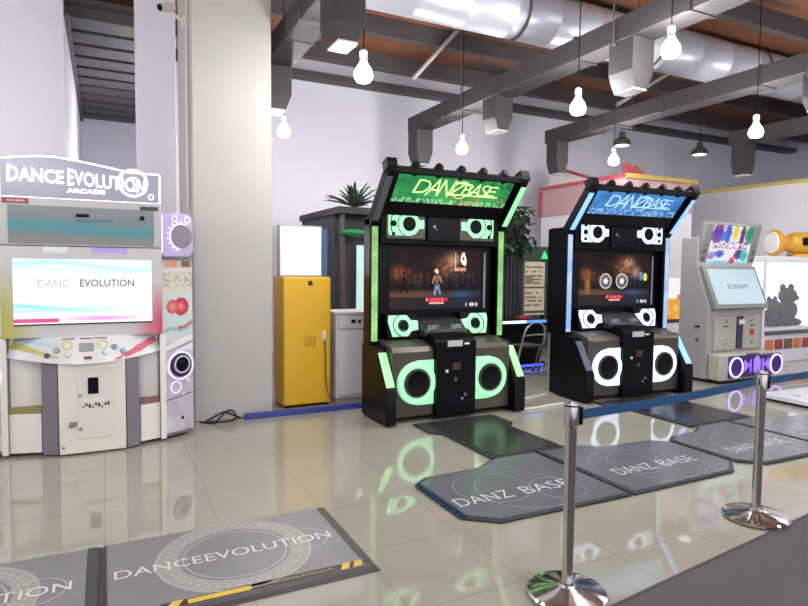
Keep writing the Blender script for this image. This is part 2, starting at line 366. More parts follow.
    for s in (-1, 1):
        mb = MB(f)
        mb.ring(s*.15-.03, 0, .022, .032, .001, .006, 20); mb.ring(s*.15+.03, 0, .022, .032, .001, .006, 20)
        mb.poly([(s*.15-.09, -.03), (s*.15-.08, -.036), (s*.15+.09, .03), (s*.15+.08, .036)], .001, .005)
        mb.build('arrow_mark', mat('mark_grey', (120, 128, 128), .4), cp)
    # coin door
    dr = MB(SIDE()).poly([(.1, .035), (-.06, .035), (-.06, .84), (.02, .90), (.2, .92), (.2, .035)], -.258, .232).build('coin_door', BLACK, t, .006)
    f = FRONT(0, -.06, 0)
    MB(f).box(-.13, .05, .785, .85, .001, .012).build('notice_plate', mat('plate_grey', (188, 190, 192), .4), dr)
    MB(f).box(.08, .14, .80, .82, .001, .006).build('small_label', mat('label_white', (226, 226, 230), .4), dr)
    MB(f).box(-.15, -.12, .51, .54, .001, .006).build('small_label', mat('label_white', (226, 226, 230), .4), dr)
    MB(f).box(-.05, -.01, .41, .45, .001, .014).build('coin_slot', mat('slot_steel', (90, 88, 86), .4, .6), dr, .004)
    MB(f).box(-.07, .03, .53, .61, .001, .012).build('coin_return', mat('coin_red', (60, 36, 32), .4), dr, .004)
    k = MB(f); k.disc(.05, .22, .016, .001, .02); k.disc(.09, .26, .016, .001, .02); k.build('lock', STEEL, dr)
    # visor
    lo = Vector((0, .30, 2.14)); hi = Vector((0, -.06, 2.58)); dv = (hi-lo)
    for s in (-1, 1):
        a, bb = sorted((s*.77, s*.858))
        arm = MB(SIDE()).poly([(.66 if band else .5, 2.06), (.33, 2.06), (-.11, 2.575), (-.11, 2.655), (-.02, 2.655), (.42, 2.145), (.66 if band else .5, 2.145)], a, bb).build('visor_arm', BLACKM, t, .008)
        fr = Fr((s*.8225, .325, 2.066), (1, 0, 0), Vector((0, -.44, .525)))
        mb = MB(fr); mb.az = 0; lit = (s > 0 or armL_lit)
        n = Vector((1, 0, 0)).cross(fr.ay)
        mb.box(-.034, .034, .06, .60, -.006 if n.y > 0 else .0, .0 if n.y > 0 else .006)
        mb.build('arm_light', (L if band else G) if lit else mat('arm_grey', (88, 90, 92), .35), arm)
    mfr = Fr((0, .05, 2.452), (1, 0, 0), Vector((0, -.30, .37)))     # normal points forward and down
    vis = MB(mfr).box(-.77, .77, -.36, .19, -.07, -.004).build('marquee_box', BLACK, t)
    def mq(u, v):
        cell = noise2(int(u*74), int(v*13), 11)
        if band == 0:
            c = mix((24, 92, 56), (70, 190, 104), .25+.55*vnoise(u*7, v*3, 6)+.25*cell)
            c = mix(c, (200, 220, 110), .8*math.exp(-((u-.58)/.2)**2-((v-.05)/.14)**2)*cell); c = mix(c, (190, 240, 190), .7 if v < .18 and cell > .45 else 0)
            c = mix(c, (210, 120, 60), .9 if cell > .93 and u > .4 and v < .5 else 0); c = mix(c, (40, 60, 44), .6 if abs(u-.3) > .35 and v > .6 and cell > .6 else 0)
        else:
            c = mix((24, 70, 140), (90, 160, 226), .2+.55*vnoise(u*8, v*3, 7)+.3*cell)
            c = mix(c, (180, 214, 250), .6 if v < .2 and cell > .5 else 0)
        return c
    picture('marquee_display', mfr, 1.42, .37, 74, 13, mq, vmat('marquee_glow', 1.0), vis, .002)
    TM = mat('title_'+marq, (206, 240, 150) if band == 0 else (168, 204, 244), .4, emit=.7 if band else .85)
    mb = MB(mfr)
    for (ch, u, wd, hh) in (('D', -.40, .17, .16), ('A', -.25, .15, .2), ('N', -.12, .14, .2), ('Z', .02, .16, .16), ('B', .15, .11, .14), ('A', .26, .12, .16), ('S', .36, .09, .14), ('E', .46, .11, .12)):
        add_text(mb, ch, mfr, wd, hh, .008, u, .02, .008, -.016, .25)
    mb.box(.10, .56, -.06, -.048, .008, .014); mb.ring(.07, .01, .10, .108, .008, .014)
    mb.build('marquee_title', TM, vis)
    bar = MB().box(-.77, .77, -.105, -.03, 2.56, 2.63).build('visor_bar', BLACKM, t, .008)
    for k in range(7):
        x = -.816+k*.272; r = .058 if k in (0, 6) else .045
        sp = MB(Fr((x, -.045, 2.635), (1, 0, 0), (0, .35, .94)))
        if k in (0, 6): sp.box(-.057, .057, -.06, .055, -.06, .06)
        else: sp.lathe([(r*.6, -.05), (r, -.02), (r, .055), (r*.8, .06)], 20); sp.box(-.02, .02, -.09, 0, -.03, .0)
        sp.build('spot_lamp', mat('knob_black', (4, 4, 5), .5, spec=.1), bar, .004)
    return t
GRP = 'tall black dance machines'
danz((3.382, 5.517, 0), 0, 'tall black dance arcade machine with green lit rings and green marquee', (156, 240, 178), (150, 226, 150), 'green', False, 0, GRP)
danz((6.013, 5.439, 0), -.062, 'tall black dance arcade machine with blue white lit rings and blue marquee', (206, 228, 255), (130, 178, 255), 'blue', True, 1, GRP)
# stages on the floor
PADM = mat('pad_grey', (98, 102, 108), .2, noise=.22, nscale=3.5)
EDGE = mat('pad_edge', (38, 40, 46), .45)
NECKM = mat('pad_neck', (46, 48, 47), .25, noise=.3, nscale=4)
def stage(cx, half, neck, label, blue_edge):
    t = thing('dance_stage', (cx, 3.5, 0), label, 'dance platform', 'dance platforms laid out before the black machines')
    k = half/1.33
    for s in (-1, 1):
        P = [(s*1.33*k, .37), (s*1.33*k, -.30), (s*1.14*k, -.45), (s*.012, -.47), (s*.012, .63), (s*.42, .63), (s*.5, .60), (s*.70, .48), (s*1.20*k, .46)]
        if s > 0: P = P[::-1]
        bs = MB().poly(P, .001, .018).build('pad_base', EDGE, t, .006)
        c = Vector((s*.67*k, .0)); Q = [(c.x+(x-c.x)*.955, c.y+(y-c.y)*.94) for x, y in P]
        top = MB().poly(Q, .018, .023).build('dance_pad', PADM, bs)
        mb = MB(Fr((s*.66*k, 0, .023), (1, 0, 0), (0, 1, 0)))
        wk = 1.0 if s < 0 and blue_edge else .9*k; ck = -.10 if s < 0 and blue_edge else 0
        for wd_, cw, ww_ in (('DANZ', -.27, .45), ('BASE', .275, .43)):
            mb = MB(Fr((s*.66*k, 0, .023), (1, 0, 0), (0, 1, 0)))
            add_text(mb, wd_, mb.fr, ww_*wk, .13, .0015, ck+cw*wk, -.09, .0005, -.015); mb.build('pad_lettering', mat('pad_white', (206, 208, 210), .4), bs)
        mb = MB(Fr((s*.66*k, 0, .023), (1, 0, 0), (0, 1, 0)))
        mb.ring(0, -.06, .355, .36, .0003, .001, 48); mb.ring(-.2, .06, .28, .285, .0003, .001, 48); mb.ring(.25, -.14, .2, .206, .0003, .001, 40)
        mb.build('pad_line', mat('pad_line', (134, 138, 142), .4), bs)
        if blue_edge and s < 0:
            mb = MB()
            for q in range(9): mb.box(-1.345*k, -1.325*k, -.28+q*.07, -.28+q*.07+.05, .004, .019)
            mb.box(-1.32*k, -1.295*k, -.30, .36, .0232, .025)
            mb.build('edge_light', mat('edge_blue', (24, 52, 78), .35, emit=.05), bs)
    nk = MB().poly([(neck[0], .635), (neck[1], .635), (neck[1]-.02, 1.42), (neck[1]+.09, 1.53), (neck[1]+.09, 1.9), (neck[0]-.1, 1.9), (neck[0]-.1, 1.55), (neck[0], 1.46)], .001, .02).build('stage_neck', EDGE, t, .006)
    MB().poly([(neck[0]+.05, .66), (neck[1]-.05, .66), (neck[1]-.06, 1.85), (neck[0]+.05, 1.85)], .02, .024).build('neck_tread', NECKM, nk)
stage(3.37, 1.33, (-.46, .34), 'grey two pad dance platform with blue left edge before the green lit machine', True)
stage(5.93, 1.17, (-.55, .45), 'grey two pad dance platform at right before the blue lit machine', False)
# ================================================================ white dance cabinet on the left
def white_cabinet():
    t = thing('dance_arcade_machine', (-.14, 5.72, 0), 'white dance arcade cabinet with glowing white marquee and bright white screen', 'arcade machine')
    W = mat('cabinet_white', (222, 221, 214), .35); SIL = mat('cabinet_silver', (128, 124, 134), .35, .3)
    GLOW = mat('edge_glow', (250, 248, 255), .4, emit=1.6); PUR = mat('purple_glow', (190, 176, 250), .4, emit=1.2)
    # body
    MB().box(-.60, .60, .2, .62, .05, 2.1).build('cabinet', W, t, .01)
    # screen front
    def bez(u, v):
        c = (196, 194, 194)
        c = mix(c, (172, 168, 66), max(0, 1-u*5)*max(0, min(1, (.8-v)*1.7))); c = mix(c, (200, 70, 100), max(0, 1-(1-u)*5)*max(0, min(1, (.62-v)*2.2)))
        if v > .93 and .55 < u < .78: c = (170, 160, 224)
        if v > .93 and .25 < u < .4: c = (214, 222, 226)
        return c
    bz = picture('screen_bezel', FRONT(0, .15, 1.385), 1.22, .76, 48, 30, bez, vmat('print_gloss', 0, .3), t, .05)
    def scr(u, v):
        c = (250, 252, 253)
        for (v0, a, ph, wd, col) in ((.9, .05, .3, .05, (190, 240, 244)), (.83, .03, 1.2, .03, (214, 246, 246)), (.27, .04, 2.2, .035, (150, 226, 232)), (.20, .02, .6, .022, (176, 234, 236)), (.72, .02, 3, .02, (222, 246, 248))):
            q = v0+a*math.sin(u*5+ph); c = mix(c, col, math.exp(-((v-q)/wd)**2)*max(.15, 1-u*(.9 if v0 < .5 else .3)))
        c = mix(c, (190, 238, 242), .5*max(0, (v-.9)*10)*max(0, u-.6)*2.5)
        if .035 < v < .10: c = mix(c, (232, 80, 140), .95 if u < .31 else .0)
        if .05 < v < .125 and u > .34: c = mix(c, (230, 130, 226), .75*max(0, 1-abs(u-.62)*2.6))
        if v < .028: c = (30, 30, 60)
        return c
    sc = picture('screen_image', FRONT(0, .098, 1.385), 1.05, .555, 84, 50, scr, vmat('white_screen', 1.15), t, .006)
    f = FRONT(0, .0915, 1.385)
    text('title_lettering', 'EVOLUTION', f, .42, .062, mat('title_olive', (96, 96, 70), .5, emit=.15), sc, .002, .17, .075, 0, .01)
    text('title_lettering', 'DANC', f, .23, .066, mat('title_pale', (176, 176, 182), .5, emit=.45), sc, .002, -.235, .072, 0, 0)
    # glass compartment over the screen
    def glass(u, v):
        c = mix((112, 122, 126), (132, 138, 138), v)
        q = .42-.12*(u-.5)+.03*math.sin(u*6); c = mix(c, (70, 142, 150), .9*math.exp(-((v-q)/.16)**2)); q = .68+.04*math.sin(u*7+1)
        c = mix(c, (66, 110, 130), .7*math.exp(-((v-q)/.05)**2)*(1 if .45 < u < .7 else .15))
        if v < .22: c = mix(c, (140, 134, 126), .6)
        return c
    MB(FRONT(0, .15, 0)).box(-.61, .61, 1.77, 2.165, 0, .03).build('header_frame', mat('header_silver', (176, 175, 176), .35, .2), t, .006)
    gl = picture('sensor_window', FRONT(0, .118, 1.945), 1.10, .315, 54, 20, glass, vmat('print_window', 0, .12), t, .004)
    sb = MB(FRONT(0, .113, 0)); sb.box(-.06, .04, 2.02, 2.047, .001, .012); sb.build('sensor_bar', BLACK, gl, .003)
    sb = MB(FRONT(0, .113, 0)); sb.disc(.455, 2.03, .02, .001, .02); sb.build('sensor_lens', BLACK, gl)
    text('name_plate_lettering', 'KONAMI', FRONT(0, .113, 0), .12, .018, mat('label_white', (226, 226, 230), .4), MB(FRONT(0, .118, 0)).box(-.585, -.40, 2.115, 2.155, .0, .006).build('name_plate', mat('plate_red', (150, 58, 66), .4), t), .002, -.49, 2.135, .001)
    MB(FRONT(0, .118, 0)).box(.44, .585, 2.10, 2.135, 0, .006).build('dark_plate', mat('plate_dark', (58, 54, 50), .4), t)
    # marquee: acrylic plate with edge-lit outline
    def top(x):
        a = (x+.60)/1.2
        return 2.465+.045*math.sin(min(a, .42)/.42*PI*.62)-(0.085*((a-.30)/.5)**1.4 if a > .30 and a < .80 else (.085 if a >= .8 else 0))
    xs = [-.60+1.2*i/40 for i in range(41)]
    P = [(-.60, 2.17), (.60, 2.17)]+[(x, top(x)) for x in xs[::-1]]
    f = FRONT(0, .14, 0)
    mq = MB(f).poly(P, 0, .02).build('marquee', mat('acrylic', (150, 150, 166), .25, emit=.10), t)
    mb = MB()
    out = [(-.60, 2.17)]+[(x, top(x)) for x in xs]+[(.60, 2.17)]
    mb.tube([f(x, z, .012) for x, z in out], .011, 6); mb.tube([f(-.60, 2.17, .014), f(.60, 2.17, .014)], .005, 6)
    mb.build('edge_light', GLOW, mq)
    mb = MB(f); mb.ring(.385, 2.335, .105, .122, .021, .03); mb.ring(.385, 2.325, .05, .062, .021, .03); mb.ring(.53, 2.22, .018, .024, .021, .026, 20)
    mb.build('ring_emblem', GLOW, mq)
    mb = MB(f)
    def curved(body, w_, h_, cu, z0, slope, bold):
        vs, fs = text_mesh(body, bold)
        V = [mb.bm.verts.new(f(cu+x*w_, z0+y*h_*(1+.55*max(0, -x-.38)*5)+slope*x, .021+z*.008)) for x, y, z in vs]
        for q in fs: mb.bm.faces.new([V[i] for i in q])
    curved('DANCE', .40, .112, -.345, 2.35, -.01, .014); curved('EVOLUTION', .60, .115, .185, 2.33, -.045, .012)
    add_text(mb, 'ARCADE', f, .29, .036, .008, .02, 2.24, .021, .02)
    mb.build('marquee_lettering', GLOW, mq, smooth=0)
    # control shelf, bowed forward
    n = 16; bow = [(-.62+1.24*i/n, .17-.25*math.cos((i/n-.5)*PI)) for i in range(n+1)]
    cs = MB(); lo = [(x, .2, .0) for x in (-.62, .62)]
    topv = [Vector((x, y+.10, 1.005)) for x, y in bow]; botv = [Vector((x, y+.02-.0, .845-.06*math.cos((i/n-.5)*PI))) for i, (x, y) in enumerate(bow)]
    bkT = [Vector((x, .3, 1.005)) for x, y in bow]; bkB = [Vector((x, .3, .80)) for x, y in bow]
    rows = [topv, botv, bkB, bkT]; vv = [[cs.bm.verts.new(p) for p in r] for r in rows]
    for a in range(4):
        A, B = vv[a], vv[(a+1) % 4]
        for i in range(n): cs.bm.faces.new((A[i], A[i+1], B[i+1], B[i]))
    for e in (0, n): cs.bm.faces.new([vv[a][e] for a in range(4)])
    shelf = cs.build('control_shelf', mat('shelf_white', (214, 216, 218), .3), t, smooth=50)
    def onshelf(u, q, d=.003):       # u across, q 0..1 down the sloping face
        i = (u+.62)/1.24*n; k = min(int(i), n-1); fr_ = i-k
        a = topv[k].lerp(topv[k+1], fr_); bb = botv[k].lerp(botv[k+1], fr_); nrm = (topv[k+1]-topv[k]).cross(bb-a).normalized()
        if nrm.y > 0: nrm = -nrm
        return a.lerp(bb, q)+nrm*d, nrm, (bb-a).normalized()
    def swoosh(pts, M, nm):
        mb = MB(); L = []; fine = []
        for A, B in zip(pts, pts[1:]):
            for k in range(5): e = k/5; e2 = e*e*(3-2*e); fine.append((A[0]+(B[0]-A[0])*e, A[1]+(B[1]-A[1])*e2, A[2]+(B[2]-A[2])*e2))
        for u, q0, q1 in fine+[pts[-1]]: L.append([mb.bm.verts.new(onshelf(u, q, d)[0]) for q, d in ((q0, .0015), (q1, .0015), (q1, .004), (q0, .004))])
        for a, bb in zip(L, L[1:]):
            for j in range(4): mb.bm.faces.new((a[j], a[(j+1) % 4], bb[(j+1) % 4], bb[j]))
        mb.bm.faces.new(L[0]); mb.bm.faces.new(L[-1][::-1]); mb.build(nm, M, shelf)
    swoosh([(-.6, .15, .55), (-.5, .28, .6), (-.4, .45, .66), (-.3, .62, .74), (-.2, .75, .8)], mat('swoosh_olive', (186, 184, 90), .35), 'olive_swoosh')
    swoosh([(.22, .90, .97), (.32, .70, .92), (.42, .45, .8), (.5, .25, .62), (.6, .05, .4)], mat('swoosh_red', (204, 96, 112), .35), 'red_swoosh')
    swoosh([(-.55, .05, .18), (-.35, .12, .3), (-.2, .2, .3)], mat('swoosh_blue', (180, 206, 222), .35), 'blue_swoosh')
    for u, q, r, c in ((-.29, .72, .022, (70, 78, 74)), (-.22, .5, .026, (150, 172, 186)), (-.14, .66, .026, (210, 210, 204)), (.14, .62, .024, (200, 204, 200)), (.21, .45, .025, (120, 146, 160)), (.28, .66, .024, (150, 160, 164))):
        p, nr, dn = onshelf(u, q, 0); bt = MB(Fr(p, nr.cross(dn), -dn)); bt.lathe([(r, .0), (r, .010), (r*.8, .016), (r*.4, .017)], 18); bt.build('button', mat('button_%d' % c[0], c, .25), shelf)
    for u, c in ((-.14, (206, 196, 120)), (.125, (214, 110, 120))):
        p, nr, dn = onshelf(u, .30, 0); MB(Fr(p, nr.cross(dn), -dn)).ring(0, 0, .03, .042, .001, .005, 24).build('dial_print', mat('print_%d' % c[2], c, .4), shelf)
    p, nr, dn = onshelf(0, .38, 0); MB(Fr(p, nr.cross(dn), -dn)).box(-.055, .055, -.035, .035, .0, .01).build('keypad', mat('keypad_grey', (146, 148, 150), .4), shelf, .003)
    p, nr, dn = onshelf(.01, .78, 0); MB(Fr(p, nr.cross(dn), -dn)).box(-.03, .03, -.01, .01, .0, .01).build('ticket_slot', mat('slot_red', (120, 50, 50), .4), shelf, .002)
    for u in (-.13, .11, .0): p, nr, dn = onshelf(u, .06, 0); MB(Fr(p, nr.cross(dn), -dn)).box(-.05, .05, -.006, .006, .0, .003).build('caption_strip', mat('caption_grey', (120, 120, 116), .4), shelf)
    # coin door, silver posts, shelves
    dr = MB().box(-.215, .295, .0, .35, .014, .83).build('coin_door', mat('door_white', (220, 218, 206), .35), t, .008)
    f = FRONT(.04, 0, 0)
    MB(f).box(-.12, .16, .14, .73, .001, .006).build('door_panel', mat('door_panel', (216, 215, 206), .3), dr, .003)
    MB(f).box(-.035, .045, .52, .66, .007, .014).build('coin_slot', BLACK, dr, .004)
    MB(f).box(-.07, .09, .455, .475, .007, .009).build('caption', mat('label_white', (226, 226, 230), .4), dr)
    mb = MB(f); random.seed(3)
    for k in range(9): u = -.08+k*.024; v = .415+.012*math.sin(k*1.9); mb.box(u, u+.016, v-.008, v+.004+.01*(k % 3), .007, .009)
    mb.build('small_print', mat('print_black', (50, 48, 46), .4), dr)
    k = MB(f); k.disc(-.095, .51, .012, .007, .02); k.disc(-.095, .225, .014, .001, .02); k.build('lock', STEEL, dr)
    k = MB(f); k.box(-.18, -.12, .25, .29, .001, .015); k.disc(-.165, .26, .02, .001, .02); k.build('latch', STEEL, dr, .003)
    k = MB(f); k.disc(-.225, .075, .012, .001, .006); k.build('door_bolt', STEEL, dr)
    for s in (-1, 1):
        a, b2 = Vector((s*.262+.04, .02)), Vector((s*.375+.035, .07))
        q = [(a.x, a.y), (b2.x, b2.y), (b2.x, .34), (a.x, .34)]
        MB().poly(q if s > 0 else q[::-1], .012, .835).build('silver_post', SIL, t, .004)
        ax = Vector((.20, .085*s, 0)).normalized()*(1)
        c = Vector((s*.475, .13)); q = [(s*.38+.035, .095), (s*.585, .16), (s*.585, .4), (s*.38+.035, .4)]
        bx = MB().poly(q if s > 0 else q[::-1], .03, .365).build('step_box', W, t, .006)
        MB().poly(q if s > 0 else q[::-1], .366, .415).build('step_tread', mat('tread_%d' % s, (142, 132, 84) if s < 0 else (128, 96, 84), .5), bx)
        q = [(s*.38+.035, .36), (s*.585, .36), (s*.585, .41), (s*.38+.035, .41)]
        MB().poly(q if s > 0 else q[::-1], .416, .83).build('niche_back', W, t)
        q = [(s*.588, .13), (s*.64, .15), (s*.64, .42), (s*.588, .42)]
        edge = MB().poly(q if s > 0 else q[::-1], .02, 1.0).build('tower_edge', W, t, .006)
        MB(Fr((s*.2, .1, 0))).box(-.03, .03, -.05, .05, .0, .013).build('foot', RUBBER, dr)
        # speaker tower, splayed back
        p0, p1 = Vector((s*.60, .15)), Vector((s*.90, .31)); d = (p1-p0).normalized()
        ax = Vector((d.x, d.y, 0)) if s > 0 else Vector((-d.x, -d.y, 0))
        fr = Fr((p0.x/2+p1.x/2, p0.y/2+p1.y/2, 0), ax, (0, 0, 1)); wd = (p1-p0).length/2
        tw = MB(fr).poly([(-wd, .02), (wd, .02), (wd, 1.70), (-wd, 1.70)], -.22, 0).build('speaker_tower', SIL, t, .02)
        def tower(u, v, s=s):
            u = u if s > 0 else 1-u
            z = .06+v*1.6; c = (182, 178, 186)
            if z > 1.36: c = (206, 202, 188) if z < 1.6 else (186, 178, 176)
            if z > 1.36 and 1.42 < z < 1.56 and vnoise(u*22, z*70, 3) > .55: c = (170, 164, 150)
            if 1.60 < z < 1.67 and .15 < u < .5: c = (214, 138, 104)
            if 1.60 < z < 1.67 and .6 < u: c = (110, 96, 80) if noise2(int(u*14), 3, 1) > .5 else (196, 170, 130)
            if .9 < z <= 1.36: c = (196, 206, 206)
            for (cu, cz, r, col) in ((.62, 1.235, .085, (182, 58, 66)), (.34, 1.235, .065, (196, 96, 96))):
                dd = math.hypot((u-cu)*.34, z-cz)
                if dd < r: c = mix((232, 150, 140), col, dd/r*1.4)
            q = 1.02+.07*(u-.4)+.02*math.sin(u*7)
            if abs(z-q) < .018: c = (140, 182, 186)
            if abs(z-q-.02) < .014 and u > .5: c = (190, 110, 120)
            if .80 < z < .96 and z < .86+.12*u: c = mix(c, (226, 228, 230), .8)
            if abs(z-(.80+.10*u)) < .012: c = (150, 152, 160)
            if z <= .82: c = mix((172, 166, 178), (190, 184, 198), vnoise(u*5, z*9, 4))
            if abs(z-(.36+.05*u)) < .008: c = (120, 116, 116)
            if z < .2: c = mix(c, (214, 214, 212), max(0, .8-u))
            return c
        picture('tower_print', Fr(fr(0, .86, 0), ax, (0, 0, 1)), wd*1.9, 1.6, 48, 200, tower, vmat('print_gloss', 0, .3), tw, .003)
        mb = MB(fr); mb.ring(.02, .68, .118, .138, .004, .022); mb.build('light_ring', mat('ring_white', (226, 216, 240), .3, emit=.35), tw)
        mb = MB(fr); mb.ring(.03, .69, .085, .117, .004, .016); mb.build('woofer_surround', mat('deep_purple', (46, 36, 70), .3), tw)
        mb = MB(fr); mb.ring(.035, .69, .070, .084, .004, .024); mb.build('woofer_rim', mat('rim_lilac', (206, 200, 226), .25), tw)
        mb = MB(fr); mb.lathe([(.07, .004), (.07, .014), (.04, .008), (.03, .014)], 28, (.035, .69)); mb.build('woofer', BLACK, tw)
        mb = MB(fr); mb.ring(-.03, .48, .046, .06, .004, .014, 28); mb.build('port_ring', mat('ring_white', (226, 216, 240), .3), tw)
        mb = MB(fr); mb.disc(.10, .53, .02, .004, .014); mb.disc(.05, .41, .012, .004, .012); mb.build('stud', W, tw)
        mb = MB(fr); mb.disc(.04, .18, .014, .004, .012); mb.build('screw_cap', BLACK, tw)
        # upper glowing speaker
        oct_ = [(-wd, 1.72), (-wd+.03, 1.69), (wd-.05, 1.69), (wd, 1.74), (wd, 2.05), (wd-.05, 2.10), (-wd, 2.10)]
        us = MB(fr).poly(oct_, -.14, .02).build('upper_speaker', mat('lilac_panel', (172, 162, 196), .3, emit=.1), t, .015)
        mb = MB(fr); mb.disc(.035, 1.885, .108, .021, .034); mb.build('speaker_grille', mat('grille_grey', (128, 122, 134), .6), us)
        mb = MB(fr); mb.ring(.035, 1.885, .110, .128, .021, .03, 36, PI*.35, PI*1.45)
        for a in range(9): an = PI*(.5+.11*a); mb.disc(.035+.142*math.cos(an), 1.885+.142*math.sin(an), .009, .021, .026, 10)
        mb.box(-wd+.002, -wd+.016, 1.73, 2.08, .021, .025); mb.build('arc_light', PUR, us)
        mb = MB(fr); mb.ring(-.035, 2.045, .02, .03, .021, .028, 20); mb.ring(.10, 2.045, .022, .034, .021, .028, 20); mb.build('small_lamp', PUR, us)
        MB(fr).box(-.1, .1, -.12, -.02, -.15, -.05) if False else None
        MB(Fr(fr(0, 0, -.1), ax, Vector((-ax.y, ax.x, 0)))).box(-.1, .1, -.06, .06, 0, .019).build('foot', RUBBER, tw)
    return t
white_cabinet()
# graphic mats before it
MATG = mat('mat_grey', (118, 120, 124), .45, noise=.18, nscale=3)
MATD = mat('mat_edge', (60, 60, 62), .5)
for k, (x0, x1, lab) in enumerate(((-.035, 1.30, 'grey graphic dance mat with two yellow striped corners, full length in view'), (-1.40, -.0365, 'grey graphic dance mat cut off by the left edge of the photo'))):
    t = thing('dance_mat', ((x0+x1)/2, 3.30, 0), lab, 'dance mat', 'dance mats before the white cabinet')
    h = (x1-x0)/2
    bs = MB().taper([(-h, -.46), (h, -.46), (h, .46), (-h, .46)], [(-h+.02, -.44), (h-.02, -.44), (h-.02, .44), (-h+.02, .44)], .001, .02).build('mat_base', MATD, t)
    MB().box(-h+.025, h-.07, -.41, .43, .02, .024).build('mat_surface', MATG, bs)
    f = Fr((0, .03, .024))
    mb = MB(f)
    mb.ring(0, 0, .30, .42, .0004, .0014, 56); mb.build('ring_print', mat('ring_pale', (146, 147, 143), .5), bs)
    mb = MB(f); mb.ring(0, 0, .405, .412, .0016, .0022, 56); mb.ring(0, 0, .272, .280, .0006, .0014, 56); mb.ring(.40, -.0, .125, .133, .0016, .0022, 40)
    for a in range(44): an = a*2*PI/44; mb.disc(.36*math.cos(an), .36*math.sin(an), .012, .0016, .0022, 8); mb.disc(.33*math.cos(an+.07), .33*math.sin(an+.07), .008, .0016, .0022, 8)
    for a in range(12): mb.disc(-.58+.02*a, .33-.02*(a % 2), .004, .0006, .0014, 8)
    mb.build('dotted_print', mat('dot_pale', (168, 168, 164), .5), bs)
    text('mat_lettering', 'DANCEEVOLUTION', f, 1.16, .09, mat('mat_white', (206, 206, 203), .5), bs, .001, -.03, .0, .0024, .0)
    mb = MB(Fr((0, -.375, .024))); mb.box(-.42, .56, -.03, .03, .0004, .0014); mb.build('strip_black', mat('strip_black', (44, 42, 40), .5), bs)
    for u in (-.415, .46, .53):
        mb = MB(Fr((0, -.375, .024))); mb.poly([(u, -.03), (u+.045, -.03), (u+.075, .03), (u+.03, .03)] if u > 0 else [(u, -.03), (u+.06, -.03), (u+.10, .03), (u+.05, .03)], .0016, .0026)
        mb.build('stripe_corner', mat('strip_yellow', (206, 176, 60), .5), bs)
    mb = MB(Fr((0, -.375, .024))); mb.box(-.30, .0, -.02, .02, .0016, .0026); mb.build('strip_yellow', mat('strip_yellow', (206, 176, 60), .5), bs)
    mb = MB(Fr((0, -.375, .024)))
    for q in range(24): mb.box(.05+q*.016, .05+q*.016+.010, -.008, .010 if q % 3 else .004, .0016, .0024)
    mb.build('strip_small_print', mat('print_olive', (150, 134, 70), .5), bs)
    mb = MB(Fr((0, -.02, .024))); mb.box(-.2, .05, .432, .446, -.003, .0006); mb.build('rear_strip', mat('strip_olive', (150, 140, 96), .5), bs)
